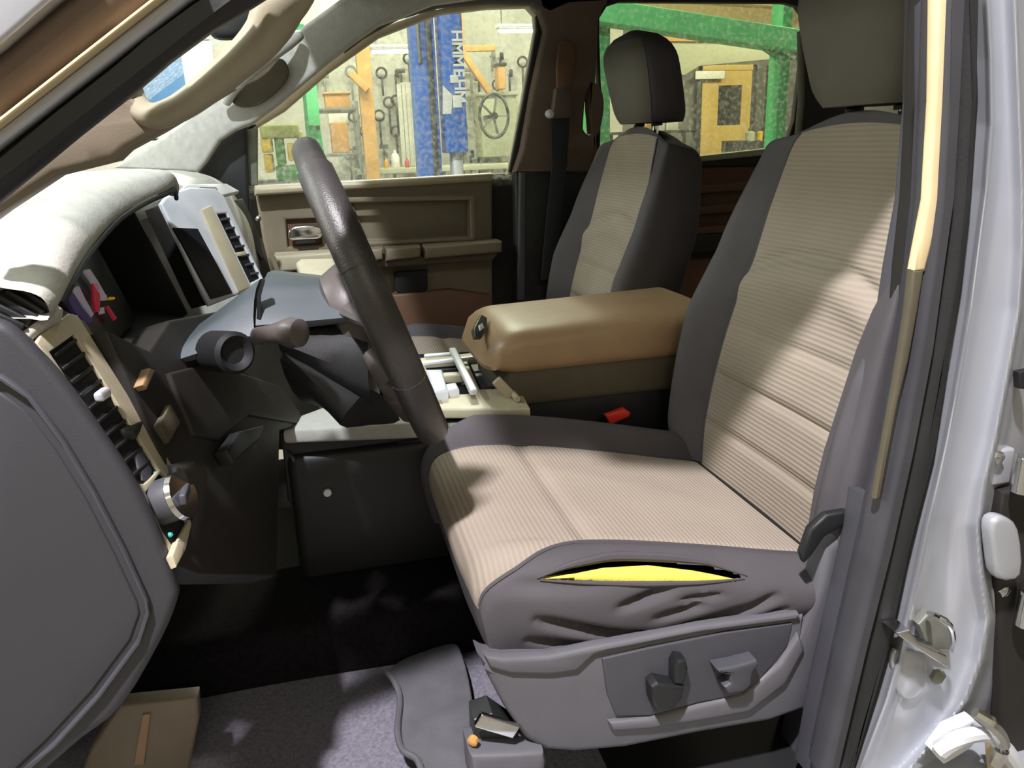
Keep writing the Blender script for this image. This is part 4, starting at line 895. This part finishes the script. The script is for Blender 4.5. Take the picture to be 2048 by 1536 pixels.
# cushion: profile path (x, z) from under the front edge to the rear
CP = catmull([(.160, .775), (.150, .80), (.143, .84), (.141, .88), (.158, .907), (.20, .916), (.26, .912), (.36, .895), (.48, .868), (.60, .838), (.70, .815)], 14, False)
def seat(yc, label, near):
    root = thing('driver_seat' if near else 'passenger_seat', (.4, yc, .52), label, 'seat')
    NU = len(CP); NV = 160; P = []
    creases = []
    if near:
        for (x0, y0, x1, y1, dpt, wd) in ((1075, 1238, 1265, 1268, .012, .007), (1060, 1285, 1270, 1300, .010, .006), (1230, 1205, 1335, 1170, .010, .006), (1300, 1225, 1400, 1198, .009, .005), (1290, 1270, 1480, 1205, .011, .006), (1400, 1250, 1545, 1180, .010, .006), (1470, 1250, 1560, 1205, .008, .005), (1180, 1260, 1300, 1262, .01, .006), (1350, 1190, 1440, 1180, .006, .004), (1010, 1180, 1200, 1165, .004, .01)):
            a, b = A(x0, y0, .105), A(x1, y1, .105); creases.append(((a.x, a.z), (b.x, b.z), dpt, wd))
    for i in range(NU):
        x, z = CP[i]; xa, za = CP[max(i-1, 0)]; xb, zb = CP[min(i+1, NU-1)]
        tx, tz = xb-xa, zb-za; L_ = sqrt(tx*tx+tz*tz); nx, nz = -tz/L_, tx/L_
        fr = max(0, 1-(x-.14)/.2)
        row = []
        for j in range(NV+1):
            v0 = v = -1+2*j/NV
            if near and v < 0:
                vb = .6+.13*exp(-((x-.15)/.10)**2)
                v = v*vb/.6 if v > -.6 else -vb-(-v-.6)*(1-vb)/.4
            # cross section: flat centre, bolster, round shoulder, side
            av = abs(v); sg = 1 if v > 0 else -1
            if av < .60: y = av/.60*.185; d = 0
            elif av < .80:
                q_ = (av-.60)/.20; y = .185+.062*sin(q_*pi/2*.9); bmp = (.006 if sg < 0 else .05) if near else .035; y = .185+.070*sin(q_*pi/2*.9); d = bmp*sin(pi*q_**.8)*(.35+.65*min(1, max(0, (x-.15)/.08))) - .045*(1-cos(q_*pi/2))
            else:
                q_ = (av-.80)/.20; y = .185+.070*sin(.9*pi/2)+.004*sin(q_*pi); d = -.045-q_*(.075+.02*fr)
            d0 = .006*exp(-((x-.31)/.012)**2)*(-1) if av < .6 and z > .8 else 0      # cross seam
            pd = -.004*exp(-((abs(v0)-.6)/.02)**2)
            low = max(0, min(1, (z-.80)/.1))
            yy = sg*y; dz = d
            X = x+nx*(d0+pd); Z = z+nz*(d0+pd)
            if d > 0: X += nx*d; Z += nz*d
            elif d < 0:
                Z += d*(.35+.65*low); X += .12*fr*abs(d)
            X += fr*.018*(max(0, av-.35)/.65)**2.2
            Y = yc+yy*(1-.10*fr*fr*(1 if av > .5 else av*2))
            if near and sg < 0 and av > .62:
                for (a, b, dpt, wd) in creases:
                    ux, uz = b[0]-a[0], b[1]-a[1]; LL = ux*ux+uz*uz; q2 = ((X-a[0])*ux+(Z-a[1])*uz)/LL
                    qq = max(0, min(1, q2)); dx, dz2 = X-a[0]-qq*ux, Z-a[1]-qq*uz
                    g2 = exp(-(dx*dx+dz2*dz2)/(wd*wd))*(sin(pi*max(.02, min(.98, qq)))**.5 if 0 < q2 < 1 else .25)
                    Y += 1.7*dpt*g2
                Y -= .010*sin(pi*min(1, (av-.62)/.38))
            row.append(V((X, Y, Z)))
        P.append(row)
    j0 = int(.20*NV); j1 = NV-j0; iu = 34
    ins = lambda i, j: j0 <= j < j1 and i >= iu
    tearp = [(1078, 1156), (1130, 1138), (1230, 1118), (1320, 1120), (1420, 1132), (1488, 1150), (1470, 1160), (1300, 1165), (1150, 1162)]
    def inpoly(x, y, pg):
        c = False; k = len(pg)-1
        for q in range(len(pg)):
            if (pg[q][1] > y) != (pg[k][1] > y) and x < (pg[k][0]-pg[q][0])*(y-pg[q][1])/(pg[k][1]-pg[q][1])+pg[q][0]: c = not c
            k = q
        return c
    torn = set()
    if near:
        for i in range(NU-1):
            for j in range(0, j0):
                x_, y_ = proj((P[i][j]+P[i+1][j+1])/2)
                if inpoly(x_, y_, tearp): torn.add((i, j))
    part_grid('cushion_insert', P, ins, 'tan_weave', root)
    part_grid('cushion_cover', P, lambda i, j: not ins(i, j) and (i, j) not in torn, 'charcoal_cloth', root)
    # raised seam beads along the insert
    tube('seam', [P[i][j0]+V((0, 0, .001)) for i in range(iu, NU, 2)], .0028, 'charcoal_cloth', root, 6)
    tube('seam', [P[i][j1]+V((0, 0, .001)) for i in range(iu, NU, 2)], .0028, 'charcoal_cloth', root, 6)
    rbox('cushion_core', (.45, yc, .80), (.44, .42, .05), 'deep_black', root, .01)
    # ---- backrest
    NT = 90; Bk = []
    secf = [(0, 0), (.06, 0), (.12, .002), (.172, .004), (.182, -.002), (.195, .012), (.225, .045), (.245, .052), (.262, .035), (.266, -.01), (.262, -.07), (.235, -.12), (.12, -.135), (0, -.138)]
    sec = catmull(secf, 5, False); secL = [(-y, d) for y, d in reversed(sec)][:-1]
    full = secL+list(sec)     # back centre(-) .. front .. back centre(+)
    full = [(y, d) for y, d in full]
    for i in range(NT+1):
        t = i/NT
        bx = .662+.150*t+(-.016)*sin(pi*min(1, t*1.6))+.02*max(0, t-.85)
        bz = .795+.657*t
        wy = poly(t, [(0, .90), (.15, .98), (.5, 1.0), (.75, .93), (.92, .84), (1.0, .74)])
        bd = poly(t, [(0, .55), (.12, .9), (.45, 1.1), (.7, .7), (.88, .25), (1.0, .05)])
        dep = poly(t, [(0, 1), (.7, 1), (.9, .85), (1, .45)])
        seamd = 0
        row = []
        for (y, d) in full:
            inner = abs(y) < .176 and d > -.03
            dd = d*(bd if d > 0 else dep)
            if inner:
                for ts in (.17, .31, .45):
                    dd -= .0075*exp(-((t-ts-.0*y)/.010)**2)
                tsx = .60+.06*(1-(y/.18)**2)
                dd -= .009*exp(-((t-tsx)/.014)**2); dd += .010*exp(-((t-tsx+.05)/.04)**2)
            n = V((-.973, 0, .23))
            drop = 0 if t < .9 else ((t-.9)/.1)**2*.012*(1+3*(abs(y)/.25)**2)
            row.append(V((bx, yc+y*wy, bz-drop))+n*dd)
        Bk.append(row)
    # close the top
    nfull = len(full); last = Bk[-1]; cen = sum(last, V((0, 0, 0)))/len(last)
    for f_, up in ((.93, .006), (.75, .014), (.4, .018), (.02, .019)):
        Bk.append([cen+(p-cen)*f_+V((0, 0, up)) for p in last])
    ja = min(range(nfull), key=lambda k: abs(full[k][0]+.180)+(9 if full[k][1] < -.03 else 0)); jb = min(range(nfull), key=lambda k: abs(full[k][0]-.180)+(9 if full[k][1] < -.03 else 0))
    tI = int(.985*NT)
    insb = lambda i, j: ja <= j < jb and i < tI
    part_grid('backrest_insert', Bk, insb, 'tan_weave_back', root)
    part_grid('backrest_cover', Bk, lambda i, j: not insb(i, j), 'charcoal_cloth' , root)
    tube('seam', [Bk[i][ja]+V((-.001, 0, 0)) for i in range(0, tI, 3)], .0028, 'charcoal_cloth', root, 6)
    tube('seam', [Bk[i][jb]+V((-.001, 0, 0)) for i in range(0, tI, 3)], .0028, 'charcoal_cloth', root, 6)
    # ---- headrest
    hr = []; HX, HZ = .845, 1.455
    for i in range(17):
        t = i/16; z_ = HZ+.215*t
        e0 = max(0, 1-t/.16); e1 = max(0, (t-.62)/.38)
        hw = (.102+.030*sin(min(1, t/.75)*pi/2))*(sqrt(max(.02, 1-e1**2.4)))*(1-.12*e0*e0)
        hd_ = (.070-.008*t)*(sqrt(max(.03, 1-e1**2.6)))*(1-.10*e0*e0)
        xc = HX+.010-.050*t
        ring = []
        for k in range(32):
            a_ = 2*pi*k/32; ca, sa = cos(a_), sin(a_)
            ring.append(V((xc-hd_*(abs(ca)**.6)*(1 if ca > 0 else -1), yc+hw*(abs(sa)**.55)*(1 if sa > 0 else -1), z_)))
        hr.append(ring)
    hm = put('headrest', grid(hr, closed_v=True, cap=True), 'charcoal_cloth', root, ang=60)
    fr_ = [[hr[i][k % 32]+V((-.0025, 0, 0)) for k in range(-6, 7)] for i in range(0, 15)]
    part_grid('headrest_front', fr_, lambda i, j: True, 'head_cloth', hm)
    for s in (-1, 1):
        tube('headrest_post', [V((.845, yc+s*.055, 1.415)), V((.842, yc+s*.055, 1.485))], .006, 'chrome', root, 10)
        lathe('post_guide', [(.014, 0), (.014, .006), (.008, .009)], (.846, yc+s*.055, 1.447), (-.1, 0, 1), 'black_plastic', root, 14)
    # ---- seat structure
    rbox('seat_frame', (.46, yc, .72), (.50, .36, .09), 'deep_black', root, .02)
    for s in (-1, 1):
        rbox('seat_rail', (.44, yc+s*.17, .60), (.56, .035, .03), 'steel_dark', root, .004)
        for xx in (.2, .68): rbox('rail_foot', (xx, yc+s*.17, .555), (.05, .04, .07), 'steel_dark', root, .004)
        for xx in (.28, .6): bar('riser', V((xx, yc+s*.17, .60)), V((xx+.02, yc+s*.17, .72)), .03, .01, 'steel_dark', root)
    return root, P, Bk
ds, DP, DB = seat(.355, 'driver seat with tan ribbed insert and a torn side showing yellow foam', True)
ps, _, _ = seat(1.215, 'far passenger seat with tan insert and dark bolsters, behind the armrest', False)
# side shield of the driver's seat with its switches
YS_ = .085
sh = solid('side_shield', [(956, 1312), (975, 1322), (1010, 1328), (1100, 1322), (1180, 1302), (1250, 1292), (1400, 1262), (1540, 1242), (1612, 1232), (1608, 1262), (1640, 1180), (1655, 1100), (1690, 1058), (1720, 1068), (1700, 1200), (1680, 1300), (1640, 1420), (1600, 1425), (1540, 1446), (1400, 1470), (1250, 1500), (1150, 1508), (1090, 1504), (1050, 1480), (1010, 1420), (978, 1360)], yplane(YS_), .045, 'grey_plastic', ds, bev=.011)
solid('shield_rim', [(968, 1312), (1010, 1319), (1100, 1314), (1185, 1296), (1250, 1284), (1400, 1254), (1600, 1228), (1604, 1240), (1400, 1268), (1250, 1298), (1190, 1312), (1155, 1345), (1100, 1352), (1020, 1350), (980, 1338)], yplane(YS_-.006), .02, 'grey_plastic', ds, bev=.006)
solid('switch_recess', [(1205, 1318), (1300, 1296), (1450, 1266), (1585, 1248), (1575, 1290), (1520, 1360), (1480, 1390), (1400, 1405), (1300, 1432), (1232, 1432), (1215, 1390)], yplane(YS_-.004), .01, 'slate_plastic', ds, bev=.002)
solid('shield_ledge', [(1218, 1446), (1300, 1438), (1400, 1412), (1490, 1392), (1560, 1330), (1600, 1270), (1612, 1300), (1575, 1370), (1500, 1428), (1400, 1446), (1300, 1462), (1225, 1466)], yplane(YS_-.008), .02, 'grey_plastic', ds, bev=.007)
solid('seat_switch', [(1304, 1376), (1316, 1366), (1345, 1372), (1372, 1376), (1366, 1400), (1350, 1420), (1314, 1426), (1306, 1408)], yplane(YS_-.026), .03, 'black_plastic', ds, bev=.006)
solid('seat_switch', [(1350, 1370), (1350, 1335), (1358, 1320), (1374, 1322), (1378, 1340), (1368, 1372)], yplane(YS_-.024), .026, 'black_plastic', ds, bev=.005)
solid('seat_switch', [(1434, 1340), (1470, 1334), (1515, 1322), (1520, 1330), (1508, 1345), (1506, 1370), (1490, 1386), (1456, 1390), (1450, 1376), (1462, 1368), (1462, 1352), (1438, 1348)], yplane(YS_-.026), .03, 'slate_plastic', ds, bev=.005)
# recliner cover
solid('recliner_cover', [(1604, 1110), (1622, 1060), (1655, 1030), (1700, 1022), (1740, 1024), (1735, 1050), (1690, 1052), (1650, 1075), (1625, 1112), (1610, 1128)], yplane(.078), .014, 'black_plastic', ds, bev=.004)
# bulging near bolster pad
bk = []
for (y_, l_, r_) in ((560, 1778, 1802), (620, 1745, 1800), (700, 1712, 1790), (800, 1680, 1775), (900, 1648, 1760), (980, 1628, 1745), (1040, 1618, 1735), (1090, 1612, 1720)):
    row = []
    for k in range(13):
        f_ = k/12; x_ = l_+(r_+10-l_)*f_
        row.append(A(x_, y_, .155-.075*sin(pi/2*min(1, f_*1.4))))
    bk.append(row)
put('backrest_bolster', grid(bk), 'charcoal_cloth', ds, ang=70)
# torn opening: black backing painting the gap's shade, foam, frayed lips
def onseat(px, py, o):
    best = min(((proj(DP[i][j])[0]-px)**2+(proj(DP[i][j])[1]-py)**2, i, j) for i in range(30, len(DP)) for j in range(2, 46))
    _, i, j = best; n = (DP[i][j+1]-DP[i][j-1]).cross(DP[min(i+1, len(DP)-1)][j]-DP[i-1][j]).normalized()
    if n.dot(CAM-DP[i][j]) < 0: n = -n
    p = DP[i][j]; d = ray(px, py); q = CAM+d*((p-CAM).dot(n)/d.dot(n)); return q+n*o
def lens(up, lo, o, name, m, puff=0.0):
    rows = []
    for k in range(len(up)):
        row = []
        for q in range(7):
            f_ = q/6; row.append(onseat(up[k][0]+(lo[k][0]-up[k][0])*f_, up[k][1]+(lo[k][1]-up[k][1])*f_, o+puff*sin(pi*f_)))
        rows.append(row)
    me = grid(rows); put(name, me, m, ds)
U0 = [(1070, 1156), (1130, 1130), (1230, 1108), (1320, 1110), (1420, 1122), (1500, 1150)]; L0 = [(1074, 1162), (1130, 1168), (1230, 1172), (1320, 1173), (1420, 1172), (1495, 1162)]
lens(U0, L0, -.022, 'tear_gap', 'deep_black')
U1 = [(1084, 1158), (1150, 1147), (1210, 1130), (1300, 1124), (1390, 1134), (1440, 1145), (1484, 1157)]; L1 = [(1086, 1161), (1150, 1164), (1210, 1168), (1300, 1169), (1390, 1167), (1440, 1165), (1482, 1161)]
lens(U1, L1, -.008, 'torn_foam', 'foam', .006)
tube('torn_edge', [onseat(x, y, .001) for x, y in ((1074, 1156), (1130, 1134), (1180, 1122), (1230, 1114), (1320, 1116), (1380, 1121), (1420, 1128), (1494, 1152))], [.001, .005, .0065, .0065, .005, .001], 'charcoal_cloth', ds, 8, smooth_path=5)
tube('torn_edge', [onseat(x, y, .001) for x, y in ((1080, 1160), (1180, 1166), (1290, 1168), (1400, 1166), (1488, 1158))], [.001, .003, .004, .003, .001], 'charcoal_cloth', ds, 8, smooth_path=5)
# seat bracket on the floor
bk_ = thing('seat_rail_bracket', A(1010, 1480, .10), 'worn metal rail end with grey trim under the driver seat front', 'rail')
solid('rail_end', [(948, 1440), (985, 1428), (1035, 1462), (1042, 1492), (950, 1500)], yplane(.10), .04, 'steel_dark', bk_, bev=.004)
bar('rail_top', A(955, 1438, .085), A(1032, 1462, .085), .008, .02, 'chrome', bk_, .002)
lathe('bolt', [(.007, 0), (.007, .006), (.003, .008)], A(948, 1478, .088), (-.6, -.8, 0), 'cardboard', bk_, 10)
solid('trim_cap', [(940, 1512), (1090, 1508), (1095, 1530), (1080, 1580), (945, 1580)], yplane(.07), .06, 'grey_plastic', bk_, bev=.01)
# buckle
t = thing('belt_buckle', A(1240, 850, .64), 'black seat belt buckle with red button beside the driver seat', 'buckle')
c = A(1240, 850, .63); bar('buckle_body', c+V((-.002, 0, -.06)), c+V((.0, 0, .0)), .05, .025, 'black_plastic', t, .006)
solid('release_button', [(1212, 832), (1250, 818), (1262, 826), (1258, 834), (1222, 850)], yplane(.615), .016, 'red_plastic', t, bev=.003)
bar('stalk', c+V((.0, 0, -.14)), c+V((0, 0, -.055)), .025, .012, 'belt_web', t, .002)

# ------------------------------------------------------------------ floor
fl = []
for i in range(41):
    row = []
    for j in range(31):
        x = -.62+.95*i/40; y = .06+.62*j/30
        z = .535+.02*sin(x*9)*sin(y*7)+.30*max(0, (-.35-x)/.27)**1.5
        row.append(V((x, y, z)))
    fl.append(row)
me = grid(fl); bm = bmesh.new(); bm.from_mesh(me); g_ = bmesh.ops.extrude_face_region(bm, geom=bm.faces[:])
bmesh.ops.translate(bm, vec=(0, 0, -.015), verts=[e for e in g_['geom'] if isinstance(e, bmesh.types.BMVert)]); bmesh.ops.recalc_face_normals(bm, faces=bm.faces); bm.to_mesh(me); bm.free()
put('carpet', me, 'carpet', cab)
t = thing('floor_mat', AZ(880, 1430, .575), 'grey rubber floor mat with wavy edge before the driver seat', 'floor mat')
solid('mat', [(775, 1345), (800, 1320), (850, 1300), (905, 1285), (925, 1310), (945, 1400), (960, 1580), (850, 1580), (835, 1520), (805, 1500), (795, 1460), (800, 1400), (790, 1365)], (V((0, 0, .585)), V((0, 0, 1))), .012, 'mat_rubber', t, bev=.004, sm=3)
tube('mat_lip', [AZ(x, y, .588) for x, y in ((775, 1345), (790, 1365), (800, 1400), (795, 1460), (805, 1500), (835, 1520), (850, 1570))], .005, 'mat_rubber', t, 8, smooth_path=4)
t = thing('kick_panel', A(310, 1470, .30), 'beige kick panel at the bottom left beyond the dark end panel', 'trim panel')
solid('panel', [(180, 1500), (240, 1412), (395, 1396), (398, 1440), (370, 1580), (150, 1580)], yplane(.30), .03, 'taupe_plastic', t, bev=.006)
solid('stripe', [(285, 1430), (300, 1428), (288, 1530), (268, 1530)], yplane(.296), .006, 'tan_leather', t, bev=.001)
